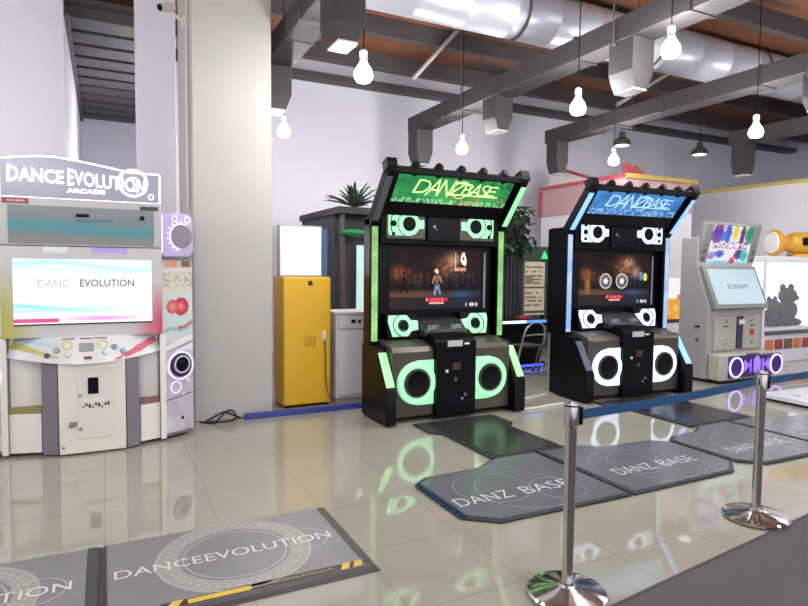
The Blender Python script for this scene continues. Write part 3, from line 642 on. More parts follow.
# ================================================================ white rhythm cabinet on the right
def rhythm():
    t = thing('rhythm_arcade_machine', (8.42, 5.5, 0), 'grey white arcade cabinet with tilted blank pale blue screen and purple lit speakers', 'arcade machine')
    G = mat('cabinet_grey', (158, 156, 158), .4); IV = mat('cabinet_ivory', (172, 173, 158), .4); FRM = mat('frame_greygreen', (128, 131, 126), .4)
    MB(SIDE()).poly([(.72, .05), (.24, .05), (.24, .95), (.22, 1.08), (.44, 1.66), (.44, 2.1), (.72, 2.1)], -.68, .58).build('cabinet', G, t, .012)
    # side marks
    f = Fr((-.68, 0, 0), (0, -1, 0), (0, 0, 1))
    m_ = MB(f); m_.box(-.44, -.36, .79, .82, .001, .012); m_.build('side_handle', BLACK, t)
    m_ = MB(f); m_.disc(-.40, .62, .028, .001, .01); m_.build('side_lock', STEEL, t)
    # front panels
    st = MB().box(-.66, .56, .02, .235, .05, .43).build('lower_step', IV, t, .03)
    fp = MB(FRONT(0, .24, 0)).box(-.55, .50, .46, .96, .001, .02).build('front_panel', IV, t, .006)
    f = FRONT(0, .22, 0)
    MB(f).box(-.06, .08, .47, .95, .001, .012).build('dark_column', mat('column_navy', (34, 38, 60), .3), fp)
    for s in (-1, 1):
        MB(f).box(s*.3-.05, s*.3+.05, .80, .815, .001, .01).build('card_slot', BLACK, fp)
        m_ = MB(f); m_.disc(s*.3, .55, .018, .001, .014); m_.disc(s*.27, .87, .012, .001, .012); m_.disc(s*.31, .90, .01, .001, .012); m_.build('lock', STEEL, fp)
        m_ = MB(f); m_.box(s*.3-.07, s*.3+.07, .62, .624, .001, .004); m_.box(s*.3-.07, s*.3+.07, .52, .524, .001, .004); m_.box(s*.16-.002, s*.16+.002, .5, .92, .001, .004); m_.build('panel_seam', GREYP, fp)
    MB(f).box(-.02, .12, .83, .90, .012, .016).build('white_tag', mat('label_white', (226, 226, 230), .4), fp)
    m_ = MB(f); m_.box(.25, .35, .66, .75, .001, .008); m_.build('red_notice', mat('notice_red', (176, 60, 70), .5), fp)
    # purple speaker bar
    pb = MB(FRONT(.10, .02, 0)).box(-.60, .60, .08, .40, -.02, .02).build('speaker_bar', mat('bar_purple', (36, 28, 92), .3, emit=.12), t, .02)
    P = mat('ring_purple', (200, 176, 255), .4, emit=1.5); f = FRONT(.10, -.001, .24)
    for s in (-1, 1):
        m_ = MB(f); m_.ring(s*.46, 0, .128, .150, .001, .02); m_.build('light_ring', P, pb)
        m_ = MB(f); m_.lathe([(.127, .001), (.127, .01), (.06, .003), (.05, .012)], 28, (s*.46, 0)); m_.build('woofer', mat('woofer_purple', (44, 32, 110), .35, emit=.1), pb)
    m_ = MB(f)
    for s in (-1, 1):
        for k in range(5): u = s*(.14+.042*k); m_.poly([(u, -.10+.03*((k*3) % 4)), (u+.028, -.08+.03*((k*3) % 4)), (u+.02, .10-.03*((k*2) % 3)), (u-.008, .08-.03*((k*2) % 3))], .001, .008)
    m_.poly([(-.06, -.08), (0, -.14), (.06, -.08), (.06, .09), (.0, .15), (-.06, .09)], .001, .03); m_.build('lit_pattern', mat('pattern_purple', (150, 110, 230), .4, emit=.75), pb)
    m_ = MB(); m_.box(-.1, .16, -.01, .2, .401, .425); m_.build('shelf_lip', mat('lip_dark', (96, 92, 84), .4), pb)
    # lower screen leans back
    d = Vector((0, .24, .58)).normalized(); fr = Fr((-.05, .285, 1.385), (1, 0, 0), d)
    sf = MB(fr).box(-.60, .60, -.35, .32, -.05, .03).build('screen_frame', FRM, t, .01)
    def ps(u, v): return mix((186, 220, 236), (214, 234, 242), .5+.5*math.sin(u*2+v*2))
    im = picture('screen_image', Fr(fr(0, -.01, .031), (1, 0, 0), d), 1.08, .55, 20, 12, ps, vmat('pale_screen', .95), sf, .004)
    text('screen_lettering', 'KONAMI', Fr(fr(0, -.01, .036), (1, 0, 0), d), .44, .075, mat('letter_grey', (100, 106, 120), .5, emit=.1), im, .002, .02, .0, .0, 0)
    # poster screen leans forward
    d2 = Vector((0, -.13, .60)).normalized(); fr = Fr((-.02, .385, 2.00), (1, 0, 0), d2)
    hd = MB(fr).box(-.64, .64, -.31, .33, -.09, .0).build('poster_frame', FRM, t, .03)
    for s in (-1, 1):
        for vv, rr in ((-.10, .04), (-.22, .035)): MB(fr).disc(s*.56, vv, rr, .001, .008).build('frame_speaker', mat('speaker_dim', (96, 98, 96), .5), hd)
        MB(fr).box(s*.56-.05, s*.56+.05, -.02, -.005, .001, .004).build('frame_groove', mat('speaker_dim', (96, 98, 96), .5), hd)
    def poster(u, v):
        c = (240, 238, 246)
        for (x, y, r1, r2, col) in ((.16, .95, .18, .05, (226, 130, 100)), (.14, .78, .15, .25, (106, 60, 160)), (.38, .80, .09, .24, (50, 90, 210)), (.56, .84, .07, .22, (240, 214, 70)), (.74, .76, .06, .28, (110, 40, 110)), (.93, .78, .12, .30, (40, 140, 110)), (.28, .72, .08, .12, (90, 120, 220)), (.26, .27, .12, .10, (80, 96, 200)), (.10, .22, .1, .12, (170, 130, 210)), (.74, .26, .11, .14, (90, 50, 110)), (.88, .25, .10, .16, (70, 190, 190)), (.5, .03, .6, .06, (120, 200, 226)), (.62, .1, .07, .1, (210, 80, 90))):
            dd = ((u-x)/r1)**2+((v-y)/r2)**2+.7*(vnoise(u*14, v*14, 2)-.5)
            if dd < 1: c = mix(col, c, dd*.45)
        if .42 < v < .58:
            if noise2(int(u*34), int(v*40), 6) > .62 and .08 < u < .92: c = (150, 70, 140)
            elif abs(v-.5) < .05: c = (246, 240, 250)
        return c
    picture('poster_image', Fr(fr(-.02, .0, .001), (1, 0, 0), d2), .93, .58, 64, 44, poster, vmat('poster_glow', .95), hd, .004)
    MB().box(-.6, .5, .08, .68, .0, .049).build('plinth', RUBBER, t)
    return t
rhythm()
# ================================================================ cabinets beside the pillar
tag(MB().box(1.30, 2.72, 6.33, 6.37, 0, .06).build('floor_edging', mat('blue_edge', (54, 66, 146), .5), bev=.005, smooth=0), 'blue strip edging on the floor before the yellow cabinet', 'edging')
t = thing('storage_cabinet', (2.085, 6.64, 0), 'tall yellow metal cabinet with lit white panel on top', 'cabinet')
YEL = mat('yellow_enamel', (226, 178, 38), .4)
MB().box(-.28, .28, .02, .45, .025, 1.50).build('cabinet_body', YEL, t, .006)
dr = MB().box(-.275, .275, -.005, .018, .04, 1.49).build('cabinet_door', YEL, t, .005)
MB().box(-.26, .26, .04, .43, 0, .025).build('plinth', BLACK, t)
mb = MB(FRONT(0, -.005, 0))
for i in range(4):
    for j in range(5): mb.box(-.03+i*.035, -.03+i*.035+.02, .70+j*.024, .70+j*.024+.012, .0, .003)
mb.build('vent_slots', mat('vent_dark', (120, 96, 40), .6), dr)
mb = MB(FRONT(0, -.005, 0)); mb.disc(.03, 1.43, .03, 0, .006, 20); mb.build('lock', mat('lock_black', (60, 40, 30), .4), dr)
mb = MB(FRONT(0, -.005, 0)); mb.box(.175, .215, .76, .88, 0, .02); mb.build('door_handle', mat('handle_white', (226, 222, 214), .4), dr, .004)
t2 = thing('light_box', (2.02, 6.68, 1.503), 'bright white lit panel standing on the yellow cabinet', 'light panel')
fr_ = MB().box(-.25, .25, .0, .10, 0, .585).build('panel_frame', mat('frame_silver', (170, 170, 174), .35, .5), t2, .004)
MB(FRONT(0, 0, 0)).box(-.23, .23, .025, .56, .0, .006).build('lit_panel', mat('panel_white', (252, 252, 255), .4, emit=2.2), t2)
t = thing('storage_cabinet', (2.675, 6.64, 0), 'low pale grey cabinet between the yellow cabinet and the green lit machine', 'cabinet')
MB().box(-.24, .24, .02, .45, .06, 1.06).build('cabinet_body', mat('cabinet_pale', (196, 195, 196), .45), t, .006)
MB().box(-.245, .245, -.0, .45, 1.06, 1.09).build('cabinet_top', mat('cabinet_pale', (196, 195, 196), .45), t, .006)
dr = MB().box(-.21, .235, .0, .018, .10, .86).build('cabinet_door', mat('door_pale', (206, 205, 208), .45), t, .004)
pn = MB().box(-.21, .235, .0, .018, .89, 1.04).build('control_strip', mat('cabinet_pale', (196, 195, 196), .45), t, .004)
MB(FRONT(0, 0, 0)).box(-.05, .0, .955, .995, 0, .006).build('display', BLACK, pn); MB(FRONT(0, 0, 0)).box(.04, .07, .95, .992, 0, .006).build('button', BLACK, pn)
MB().box(-.22, .22, .05, .42, 0, .06).build('plinth', GREYP, t)
def cable(name, pts, r, M, label, cat='cable', group=None):
    P = [Vector(p) for p in pts]; out = []
    for i in range(len(P)-1):
        a, b_, c, d = P[max(i-1, 0)], P[i], P[i+1], P[min(i+2, len(P)-1)]
        for k in range(6):
            u = k/6; out.append(.5*((2*b_)+(c-a)*u+(2*a-5*b_+4*c-d)*u*u+(3*b_-a-3*c+d)*u**3))
    out.append(P[-1]); return tag(MB().tube(out, r, 6).build(name, M, smooth=60), label, cat, group)
cable('power_cable', [(.86, 6.39, .012), (.98, 6.30, .012), (1.06, 6.34, .05), (1.12, 6.37, .10), (1.19, 6.38, .10), (1.22, 6.36, .03), (1.14, 6.30, .012), (1.0, 6.32, .012), (.92, 6.36, .012), (.98, 6.39, .04), (1.10, 6.385, .09), (1.2, 6.39, .05), (1.27, 6.38, .015)], .009, RUBBER, 'black cable coiled on the floor at the pillar base')
cable('power_cable', [(2.28, 6.605, .78), (2.285, 6.58, .6), (2.29, 6.59, .35), (2.32, 6.58, .13), (2.40, 6.53, .012), (2.5, 6.50, .012), (2.75, 6.48, .012)], .007, mat('cable_brown', (84, 70, 44), .6), 'dark cable hanging down the front of the yellow cabinet')
cable('power_cable', [(4.30, 5.48, .013), (4.5, 5.47, .013), (4.75, 5.51, .013), (5.0, 5.52, .013)], .012, mat('cable_white', (226, 226, 230), .4), 'white cable on the floor between the two black machines, nearer one', 'cable', 'white floor cables')
cable('power_cable', [(4.30, 5.84, .011), (4.6, 5.92, .011), (4.85, 5.98, .011), (5.06, 6.02, .011)], .010, mat('cable_white', (226, 226, 230), .4), 'white cable on the floor between the two black machines, farther one', 'cable', 'white floor cables')
# ================================================================ carpet, posts, belt
cp = thing('carpet', (2.18, 2.05, 0), 'dark grey carpet at the lower right corner of the floor', 'carpet', None, math.atan2(.24, 1.99))
MB().box(-6, 9, -5, 0, .001, .008).build('carpet_pile', mat('carpet_dark', (74, 74, 78), .9, noise=.25, nscale=60), cp)
MB().box(-6, 9, -.012, .006, .001, .0095).build('carpet_binding', mat('carpet_edge', (60, 60, 62), .8), cp)
BELT = mat('blue_belt', (20, 68, 112), .55)
POSTS = [(2.03, 2.22), (3.80, 2.41), (5.55, 2.62)]
PL = ('chrome queue post nearer the camera, left of the two in view', 'chrome queue post farther right with slotted round base', 'chrome queue post beyond the right edge of the photo')
for k, (x, y) in enumerate(POSTS):
    t = thing('queue_post', (x, y, 0), PL[k], 'queue post', 'queue posts', math.atan2(.2, 1.75))
    z0 = .011 if k else .010
    MB().lathe([(.196, z0), (.198, z0+.012), (.19, z0+.022), (.14, z0+.034), (.08, z0+.042), (.045, z0+.05), (.04, z0+.06)], 56).build('base', CHROME, t)
    MB().lathe([(.028, z0+.05), (.028, .86)], 28).build('pole', CHROME, t)
    hd = MB().lathe([(.030, .855), (.036, .862), (.036, .962), (.034, .972), (.02, .976)], 28).build('head', CHROME, t)
    MB().lathe([(.0375, .955), (.0375, .963)], 28).build('head_band', mat('band_blue', (60, 70, 100), .3, .6), hd)
    MB(Fr((.03, 0, 0))).box(0, .022, -.03, .03, .862, .950).build('belt_slot', BLACK, hd, .004)
    if k < 2:
        d = Vector((POSTS[k+1][0]-x, POSTS[k+1][1]-y)).length; n = 24; mb = MB(); L = []
        for i in range(n+1):
            u = i/n; xx = .053+(d-.10)*u; z = .905-.012*math.sin(u*PI)
            L.append([mb.bm.verts.new((xx, yy, zz)) for yy, zz in ((-.0012, z-.024), (.0012, z-.024), (.0012, z+.024), (-.0012, z+.024))])
        for a, c in zip(L, L[1:]):
            for j in range(4): mb.bm.faces.new((a[j], a[(j+1) % 4], c[(j+1) % 4], c[j]))
        mb.bm.faces.new(L[0]); mb.bm.faces.new(L[-1][::-1]); mb.build('belt', BELT, t)
# ================================================================ overhead: ducts, round duct, lamps
def hopper(mb, x, y, zt, zb, wd, dp):
    h = zt-zb
    mb.at(XYZ).box(x-wd/2, x+wd/2, y-dp/2, y+dp/2, zb+h*.34, zt)
    mb.taper([(x-wd*.3, y-dp*.45), (x+wd*.3, y-dp*.45), (x+wd*.3, y+dp*.45), (x-wd*.3, y+dp*.45)], [(x-wd/2, y-dp/2), (x+wd/2, y-dp/2), (x+wd/2, y+dp/2), (x-wd/2, y+dp/2)], zb, zb+h*.34)
GRILL = mat('grille_pale', (200, 200, 204), .5)
def duct(x, y0, y1, hops, label, wd=.32, z=4.0):
    t = thing('air_duct', (x, y1, z), label, 'air duct', 'grey ventilation ducts under the ceiling')
    MB(Fr((0, -y1, -z))).box(-wd/2, wd/2, y0, y1, z, z+.24).build('duct_run', DUCT, t, .006)
    k = y1-1.2
    while k > y0+.3: MB(Fr((0, -y1, -z))).box(-wd/2-.012, wd/2+.012, k-.02, k+.02, z-.012, z+.252).build('flange', DUCT, t); k -= 1.5
    k = y1-1.8
    while k > y0+.3:
        mb = MB(Fr((0, -y1, -z)))
        for s in (-1, 1): mb.box(s*(wd/2+.02)-.006, s*(wd/2+.02)+.006, k-.006, k+.006, z-.03, CEIL-.3)
        mb.box(-wd/2-.03, wd/2+.03, k-.012, k+.012, z-.04, z-.014); k -= 3
        mb.build('hanger', JOIST, t)
    for (hy, zb, hw) in hops:
        mb = MB(); hopper(mb, 0, hy-y1, -.001, zb-z, hw, hw*1.1); h = mb.build('outlet_box', DUCT, t, .004)
        MB().box(-hw*.3, hw*.3, hy-y1-hw*.45, hy-y1+hw*.45, zb-z-.02, zb-z-.001).build('grille', GRILL, h)
duct(5.0, -2, 9.6, [(9.42, 3.42, .31), (7.12, 3.55, .29), (4.72, 3.5, .30), (2.4, 3.5, .3)], 'grey square duct running above the green lit machine to the far wall')
duct(1.90, -2, 7.55, [(7.34, 3.50, .31), (5.05, 3.55, .30), (3.0, 3.5, .3)], 'leftmost grey square duct, beside the wide pillar')
duct(7.72, -2, 9.2, [(9.02, 3.42, .27), (4.30, 3.55, .30), (2.2, 3.5, .3)], 'grey square duct running above the blue lit machine')
duct(10.8, -2, 7.6, [(7.4, 3.42, .27), (4.9, 3.5, .3)], 'grey square duct at far right, over the white partition')
t = thing('round_duct', (4.5, 6.75, 5.04), 'shiny silver round duct crossing under the ceiling', 'air duct')
GALV = mat('galvanised', (200, 202, 212), .38, .4)
f = Fr((0, 0, 0), (0, 1, 0), (0, 0, 1))
prof = []
for i in range(18): prof += [(.335, -2.45+i*.7), (.335, -2.45+i*.7+.66), (.341, -2.45+i*.7+.67), (.341, -2.45+i*.7+.69)]
MB(f).lathe(prof, 28).build('duct_tube', GALV, t, smooth=50)
for x in (-2, .5, 3, 5.5, 8):
    mb = MB(f); mb.ring(0, 0, .338, .35, x-.02, x+.02, 28); mb.at(XYZ).box(x-.006, x+.006, -.006, .006, .345, CEIL-5.04); mb.build('hanger_strap', JOIST, t)
for k, (p, q, lab) in enumerate((((5.18, 8.55, 5.449), (4.40, 8.55, 4.58), 'pale pipe brace slanting from the ceiling above the green lit machine'), ((9.76, 8.0, 5.449), (8.15, 8.0, 4.52), 'pale pipe brace slanting from the ceiling above the blue lit machine'))):
    tag(MB().tube([p, q], .035, 10).build('pipe_brace', mat('pipe_pale', (176, 170, 168), .5), smooth=60), lab, 'pipe', 'pipe braces')
BULBM = mat('bulb_lit', (255, 252, 246), .4, emit=9)
def bulb(x, y, z, label, on=True):
    t = thing('pendant_lamp', (x, y, z), label, 'hanging lamp', 'bare hanging bulbs')
    MB().lathe([(.03, -.088), (.062, -.08), (.084, -.045), (.088, -.01), (.075, .03), (.05, .07), (.032, .10)], 20).build('bulb', BULBM, t)
    MB().lathe([(.036, .10), (.038, .12), (.038, .19), (.02, .21)], 16).build('socket', mat('socket_pale', (190, 188, 184), .4), t)
    MB().tube([(0, 0, .21), (0, 0, CEIL-z)], .006, 6).build('cord', BLACKM, t)
    l = bpy.data.lights.new('bulb_light', 'POINT'); l.energy = BULB_W; l.color = (1, .985, .97); l.shadow_soft_size = .10
    lo_ = bpy.data.objects.new('bulb_light', l); C.objects.link(lo_); lo_.parent = t
bulb(2.17, 5.22, 3.4, 'lit hanging bulb between the outlets of the leftmost duct')
bulb(2.16, 7.91, 3.4, 'lit hanging bulb just right of the wide pillar')
bulb(4.80, 7.72, 3.4, 'lit hanging bulb above the green lit machine')
bulb(4.70, 5.17, 3.4, 'lit hanging bulb between the green and blue lit machines')
bulb(4.76, 4.02, 3.68, 'lit hanging bulb highest in view, near the top right duct')
bulb(7.47, 4.96, 3.4, 'lit hanging bulb rightmost in view')
bulb(7.46, 7.34, 3.4, 'lit hanging bulb low behind the blue lit machine')
for x, y in ((2.3, 1.6), (4.2, .4), (6.7, 1.6), (-1.2, 1.6), (-1.2, -1.6), (2.3, -1.6), (-4.5, .5), (6.7, -1.6), (-2.5, 4.3), (-5, 4.5), (-2.5, 6.7), (10.3, 4.7)): bulb(x, y, 3.4, 'unseen hanging bulb added as fill light, beyond the frame or behind the camera')  # unseen bulbs added for fill, the last ones to brighten the side walls
bulb(.72, 12.0, 3.4, 'hanging bulb added to light the recess, hidden behind the narrow white column')  # out-of-sight bulb added because the recess was dim
def shade(x, y, z, label):
    t = thing('pendant_lamp', (x, y, z), label, 'hanging lamp', 'shaded hanging lamps')
    MB().lathe([(.14, -.10), (.15, -.10), (.15, -.04), (.13, -.0), (.06, .05), (.05, .14), (.02, .16)], 20).build('lamp_shade', mat('shade_green', (60, 66, 60), .4, .3), t)
    MB().lathe([(.128, -.106), (.128, -.101)], 20).build('lamp_glass', mat('glass_lit', (246, 246, 236), .3, emit=2.2), t)
    MB().tube([(0, 0, .16), (0, 0, CEIL-z)], .006, 6).build('cord', BLACKM, t)
shade(8.65, 8.32, 4.02, 'dark shaded lamp hanging left, above the blue lit machine')
shade(10.65, 8.22, 4.02, 'dark shaded lamp hanging right, before the grey far wall')
# security camera and conduit on the pillar
t = thing('security_camera', (.82, 6.9, 4.2), 'white security camera on the side of the wide pillar', 'camera')
MB(Fr((0, 0, 0), (0, 1, 0), (0, 0, 1))).box(-.06, .06, -.07, .05, -.03, -.001).build('wall_plate', WHITEP, t, .005)
MB().tube([(-.03, 0, 0), (-.09, -.02, .03), (-.13, -.03, .06)], .018, 10).build('bracket', WHITEP, t)
d = Vector((-.8, -.45, -.28)).normalized(); c0 = Vector((-.11, -.02, .11))
cb_ = MB().tube([c0, c0+d*.02, c0+d*.15, c0+d*.17], [.03, .045, .045, .043], 18).build('camera_body', WHITEP, t)
MB().tube([c0+d*.171, c0+d*.185], [.036, .03], 18).build('lens', BLACK, t)
tag(MB().tube([(.80, 6.62, 2.2), (.80, 6.62, 5.3)], .014, 8).build('conduit_pipe', WHITEP, smooth=60), 'thin white conduit running up the side of the wide pillar', 'pipe')
# ================================================================ background attractions
BOOTH = mat('booth_dark', (32, 34, 42), .6)
t = thing('themed_booth', (3.1, 8.3, 0), 'dark booth with leafy roof corners behind the green lit machine', 'booth')
MB().box(0, 3.4, .25, 1.9, 0, 2.40).build('booth_body', BOOTH, t)
MB().box(-.03, 3.43, -.02, 1.95, 2.40, 2.5).build('booth_roof', mat('booth_roof', (46, 44, 50), .7), t)
for x in (.05, 1.15, 2.25, 3.35): MB(XYZ).lathe([(.04, 0), (.04, 2.39)], 14, (x, .05)).build('post', mat('post_grey', (66, 62, 62), .5), t)
MB(Fr((0, 0, 0), (0, -1, 0), (0, 0, 1))).box(-1.7, -.5, .5, 2.2, .001, .03).build('side_panel', mat('panel_blue', (70, 98, 136), .5, noise=.4, nscale=3), t)
mb = MB()
random.seed(5)
for k in range(16): mb.box(2.75+k*.04, 2.75+k*.04+.024, .12+.03*(k % 2), .15+.03*(k % 2), .5, 2.1)
mb.build('dark_curtain', mat('curtain_dark', (66, 64, 66), .8), t)
MB(FRONT(0, .25, 0)).box(.08, .22, .9, 1.9, .001, .02).build('rock_panel', mat('rock_brown', (58, 42, 36), .8, noise=.5, nscale=7), t)
MB(FRONT(0, .22, 0)).box(.34, .56, .9, 1.95, .0, .03).build('lit_screen', mat('screen_teal', (176, 206, 200), .4, emit=.55), t)
mb = MB(); mb.blob((.22, -.0, 2.12), (.22, .1, .06), 14, 8); mb.build('green_lamp', mat('lamp_green', (34, 110, 60), .4, emit=.1), t)
mb = MB(); mb.blob((3.1, -.05, 2.02), (.12, .06, .04), 12, 8); mb.build('green_lamp', mat('lamp_green', (34, 110, 60), .4, emit=.1), t)
LEAF = mat('leaf_dark', (36, 56, 40), .6, noise=.4, nscale=9)
def foliage(name, loc, size, n, label, spiky, seed):
    random.seed(seed); mb = MB()
    for k in range(n):
        if spiky: a = random.uniform(0, 2*PI); e = random.uniform(.25, 1.2); ln = size[0]*random.uniform(.6, 1.1); p = Vector((0, 0, 0))
        else: a = random.uniform(0, 2*PI); e = random.uniform(-1.2, .9); ln = .17*random.uniform(.6, 1.3); p = Vector((random.gauss(0, .45)*size[0], random.gauss(0, .4)*size[1], random.uniform(-1, 1)*size[2]))
        d = Vector((math.cos(a)*math.cos(e), math.sin(a)*math.cos(e), math.sin(e))); s_ = d.cross(Vector((0, 0, 1))).normalized(); wd = (.03 if spiky else .045)
        nrm = s_.cross(d)*.004
        dr_ = .5 if spiky else 1; q = [p, p+d*ln*.4+s_*wd, p+d*ln*.8+s_*wd*.6-Vector((0, 0, ln*.15*dr_)), p+d*ln-Vector((0, 0, ln*.35*dr_)), p+d*ln*.8-s_*wd*.6-Vector((0, 0, ln*.15*dr_)), p+d*ln*.4-s_*wd]
        mb.solid([v-nrm for v in q], [v+nrm for v in q])
    o = mb.build(name, LEAF, smooth=0); o.location = loc; return tag(o, label, 'plant', 'foliage on the dark booth')
foliage('palm_plant', (3.34, 8.36, 2.505), (.46, .3, .3), 60, 'spiky dark palm on the booth roof left of the green lit machine', True, 4)
foliage('hanging_foliage', (5.98, 7.98, 2.27), (.22, .18, .36), 300, 'bushy dark foliage hanging right of the green lit machine', False, 9)
foliage('palm_plant', (4.1, 8.4, 2.51), (.34, .3, .3), 36, 'spiky dark palm mostly hidden behind the green lit machine', True, 12)
t = thing('air_hockey_table', (5.75, 7.92, 0), 'game table with glowing white edge behind the folding chair', 'game table')
MB().box(-.85, .75, -.2, .22, .70, .79).build('table_top', BLACKM, t, .01)
MB(FRONT(0, -.2, 0)).box(-.84, .30, .75, .79, .001, .012).build('edge_light', mat('edge_white', (214, 234, 255), .4, emit=1.7), t)
MB(FRONT(0, -.2, 0)).box(.30, .74, .75, .79, .001, .012).build('edge_light', mat('edge_cyan', (70, 140, 236), .4, emit=1.2), t)
MB().box(-.8, .7, -.1, .18, .1, .70).build('table_base', BLACKM, t)
MB().box(-.84, .74, -.16, .2, .02, .1).build('plinth', BLACKM, t)
MB(FRONT(0, -.16, 0)).box(-.2, .7, .03, .07, .001, .012).build('base_light', mat('edge_blue_lit', (70, 84, 250), .4, emit=1.6), t)
MB().box(.3, .48, -.1, .05, .791, .85).build('red_pad', mat('pad_red', (150, 44, 50), .5), t, .01)
t = thing('folding_chair', (5.90, 7.40, 0), 'grey tubular folding chair standing before the glowing game table', 'chair', None, .12)
TUBE = mat('tube_grey', (178, 180, 190), .35, .7)
arch = [(-.24, -.16, .02), (-.235, -.10, .3), (-.23, -.02, .6), (-.19, .0, .72), (-.1, .01, .785), (0, .01, .80), (.1, .01, .785), (.19, .0, .72), (.23, -.02, .6), (.235, -.10, .3), (.24, -.16, .02)]
MB().tube([(x, -y-.1, z) for x, y, z in arch], .014, 10).build('back_frame', TUBE, t)
MB().tube([(-.22, .14, .02), (-.21, .0, .42), (-.205, -.1, .5)], .012, 8).build('leg', TUBE, t); MB().tube([(.22, .14, .02), (.21, .0, .42), (.205, -.1, .5)], .012, 8).build('leg', TUBE, t)
MB().tube([(-.23, -.08, .6), (0, -.085, .61), (.23, -.08, .6)], .011, 8).build('crossbar', TUBE, t)
MB().box(-.2, .2, -.12, .22, .42, .445).build('seat', mat('seat_brown', (70, 50, 52), .6), t, .01)
mb = MB()
for x, y in ((-.24, .06), (.24, .06), (-.22, .14), (.22, .14)): mb.lathe([(.018, 0.0), (.018, .03)], 10, (x, y))
mb.build('rubber_tip', RUBBER, t)
# dark green kiosk with notice board
t = thing('game_kiosk', (8.0, 9.6, 0), 'dark green kiosk wall with small green triangle lamp', 'kiosk')
MB().box(-.95, .1, 0, .35, 0, 2.06).build('kiosk_body', mat('kiosk_green', (46, 62, 54), .6), t, .01)
MB(FRONT(-.05, 0, 1.90)).poly([(-.09, -.08), (.07, -.08), (-.01, .08)], .001, .04).build('triangle_lamp', mat('lamp_green_lit', (60, 200, 110), .4, emit=.7), t)
t = thing('notice_board', (7.25, 9.05, 0), 'cream printed notice board standing between the two black machines', 'notice board')
def notice(u, v):
    c = (196, 184, 160)
    if abs(v-.52) < .02 or abs(v-.06) < .03: c = (70, 70, 60)
    for k, yy in enumerate((.9, .82, .74, .66, .6, .42, .34, .26, .18)):
        if abs(v-yy) < .018 and .1 < u < .9 and noise2(int(u*14), k, 2) > .25: c = (110, 96, 80)
    if .62 < v < .72 and .1 < u < .45: c = (120, 116, 84)
    return c
picture('board_print', FRONT(0, 0, 1.25), .5, 1.0, 24, 60, notice, vmat('print_gloss', 0, .3), t, .02)
MB().box(-.26, -.22, .002, .04, 0, 1.77).build('board_leg', BLACKM, t); MB().box(.22, .26, .002, .04, 0, 1.77).build('board_leg', BLACKM, t)
# pink roofed play house
t = thing('play_house', (8.3, 7.85, 0), 'white kiosk with pink upper storey, red edges and yellow eave behind the blue lit machine', 'play house')
PINK = mat('pink_board', (184, 148, 151), .6); REDE = mat('red_edge', (172, 74, 86), .5); YE = mat('yellow_eave', (180, 154, 78), .5)
MB().box(.0, 1.75, .02, 2.3, 0, 2.70).build('lower_wall', mat('kiosk_white', (224, 222, 226), .6), t)
MB().box(-.02, 1.77, 0, 2.32, 2.70, 3.28).build('upper_wall', PINK, t)
MB().box(-.05, -.021, -.03, 2.35, 3.255, 3.32).build('red_trim', REDE, t); MB().box(-.05, -.021, 2.26, 2.35, 2.70, 3.24).build('red_trim', REDE, t)
MB().box(-.05, 1.8, -.06, -.001, 3.24, 3.32).build('yellow_eave', YE, t)
MB().taper([(-.05, -.02), (1.8, -.02), (1.8, 2.35), (-.05, 2.35)], [(.3, .5), (1.5, .5), (1.5, 2.0), (.3, 2.0)], 3.321, 3.40).build('low_roof', YE, t)
gb = MB(SIDE()).poly([(.9, 3.30), (2.2, 3.30), (2.2, 3.75)], .1, .16).build('gable_board', mat('gable_white', (214, 206, 206), .6), t)
MB().tube([(.13, 2.2, 3.78), (.13, .9, 3.33)], .03, 6).build('gable_edge', REDE, t)
MB(FRONT(0, .6, 0)).poly([(.55, 3.34), (1.45, 3.34), (.62, 3.62), (.5, 3.62)], 0, .06).build('gable_edge', REDE, t)
MB().box(1.02, 1.2, .7, .86, 3.33, 3.66).build('chimney', mat('chimney_tan', (150, 134, 110), .7), t)
def claw(u, v):
    c = (246, 244, 240)
    if v < .55: c = mix((240, 206, 90), (226, 150, 60), vnoise(u*5, v*9, 3))
    if v < .1: c = (60, 50, 50)
    if .52 < v < .62 and u > .5: c = (226, 120, 90)
    return c
wn_ = picture('lit_window', FRONT(1.42, .02, 1.05), .5, .85, 14, 24, claw, vmat('window_glow', 1.0), t, .006)
tag(MB(FRONT(8.28, 10.0, 3.0)).box(-.1, -.02, -.2, .2, 0, .02).build('wall_panel', PINK), 'small pink panel beside the play house', 'panel') if False else None
# crane game at the right edge
t = thing('crane_game', (10.95, 6.5, 0), 'glass crane game cabinet with bright white interior at the right edge', 'crane game')
WC = mat('crane_white', (222, 224, 230), .4)
MB().box(-.72, 1.1, .0, .8, .0, .62).build('base_cabinet', WC, t, .01)
MB().box(-.72, 1.1, -.06, .8, 1.78, 1.88).build('canopy', WC, t, .01)
MB().box(-.70, .70, .74, .78, .63, 1.78).build('lit_back_panel', mat('crane_lit', (240, 246, 250), .4, emit=1.0), t)
MB().box(.66, .68, .05, .72, .63, 1.78).build('lit_side_panel', mat('crane_lit', (240, 246, 250), .4), t)
for x in (-.70, .70):
    for y in (.03, .72): MB().box(x-.018, x+.018, y-.018, y+.018, .62, 1.78).build('corner_post', WC, t)
GL = mat('clear_glass', (235, 245, 245), .03, alpha=.08)
MB().box(-.66, .64, .012, .018, .63, 1.77).build('glass_pane', GL, t)
MB(FRONT(0, 0, 0)).box(-.68, .68, .50, .57, .001, .03).build('control_ledge', mat('ledge_dark', (80, 78, 84), .4), t)
MB(FRONT(-.45, .74, 1.55)).box(-.2, .1, -.12, .1, .001, .006).build('teal_sign', mat('sign_teal', (176, 216, 216), .5, emit=.4), t)
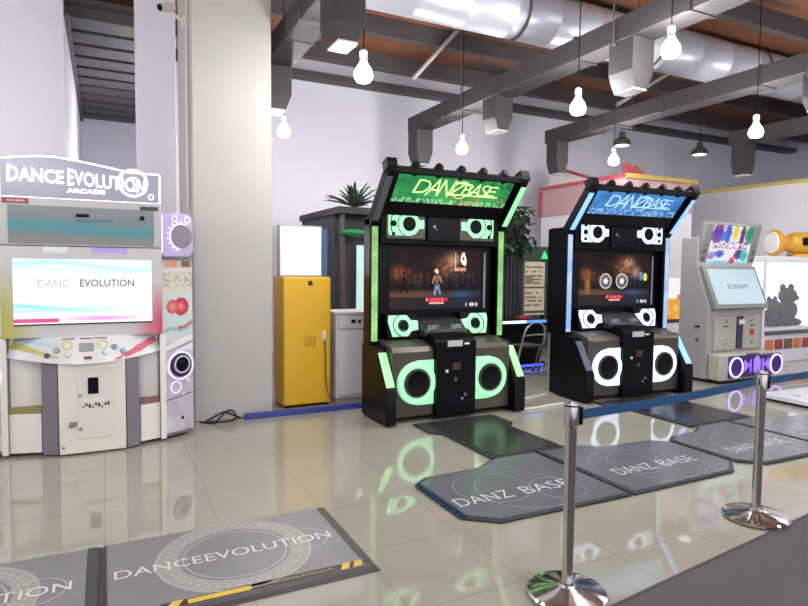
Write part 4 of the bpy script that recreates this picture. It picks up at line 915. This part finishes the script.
for k in range(5): MB(FRONT(-.55+k*.27, 0, .33)).box(-.11, .11, -.09, .09, .001, .014).build('prize_sticker', mat('sticker_%d' % (k % 3), ((206, 120, 70), (150, 60, 56), (110, 84, 70))[k % 3], .5), t)
def plush(x, y, z, s, label, lean):
    mb = MB(); mb.blob((0, 0, .16*s), (.14*s, .11*s, .17*s)); mb.blob((lean*.06, -.02, .39*s), (.12*s, .11*s, .11*s))
    for q in (-1, 1): mb.blob((lean*.06+q*.09*s, 0, .50*s), (.05*s, .03*s, .05*s), 10, 8); mb.blob((q*.15*s, -.02, .20*s), (.06*s, .05*s, .10*s), 10, 8); mb.blob((q*.09*s, -.07*s, .05*s), (.06*s, .09*s, .05*s), 10, 8)
    mb.blob((lean*.06, -.12*s, .37*s), (.045*s, .04*s, .035*s), 10, 8)
    o = mb.build('plush_toy', mat('plush_grey', (62, 62, 64), .9), smooth=70); o.location = (x, y, z); tag(o, label, 'soft toy', 'grey soft toys in the crane game')
plush(10.40, 6.74, .622, .8, 'grey soft toy at left inside the crane game', -1)
plush(10.78, 6.74, .622, 1.0, 'large grey soft toy in the middle of the crane game', .6)
plush(11.29, 6.78, .622, 1.4, 'tallest grey soft toy at the right edge of the crane game', .3)
t = thing('yellow_ornament', (11.62, 6.66, 1.882), 'yellow drum shaped ornament with white disc face on top of the crane game', 'ornament', None, -.38)
YO = mat('ornament_yellow', (214, 164, 56), .35); f = Fr((0, 0, .26), (0, 1, 0), (0, 0, 1))
MB(f).lathe([(.20, -.66), (.24, -.64), (.235, -.58), (.17, -.50), (.14, -.42), (.15, -.36)], 28).build('bell_end', mat('ornament_orange', (222, 156, 50), .35), t)
MB(f).lathe([(.15, -.36), (.19, -.28), (.205, -.1), (.205, .12), (.19, .22), (.1, .26)], 28).build('drum_body', YO, t)
MB(f).lathe([(.05, -.69), (.19, -.68), (.195, -.661)], 28).build('disc_face', mat('disc_white', (240, 240, 240), .4), t)
MB(FRONT(-.16, -.2, .28)).box(-.06, .06, -.07, .07, .001, .02).build('dark_window', BLACKM, t)
MB().box(-.3, .2, -.1, .1, .0, .06).build('stand', YO, t)
# white low platform at the right
t = thing('game_platform', (8.2, 4.15, 0), 'low white platform on the floor right of the farther queue post', 'platform')
MB().box(-.8, .8, -.55, .55, .03, .085).build('platform_top', mat('platform_white', (206, 206, 216), .3), t, .008)
MB().box(-.76, .76, -.5, .5, 0, .03).build('platform_foot', RUBBER, t)
mb = MB()
for x, y in ((-.55, .25), (-.25, .15), (.1, .3)): mb.lathe([(.045, .086), (.045, .092)], 16, (x, y))
mb.build('platform_stud', mat('stud_lilac', (170, 160, 200), .3), t)
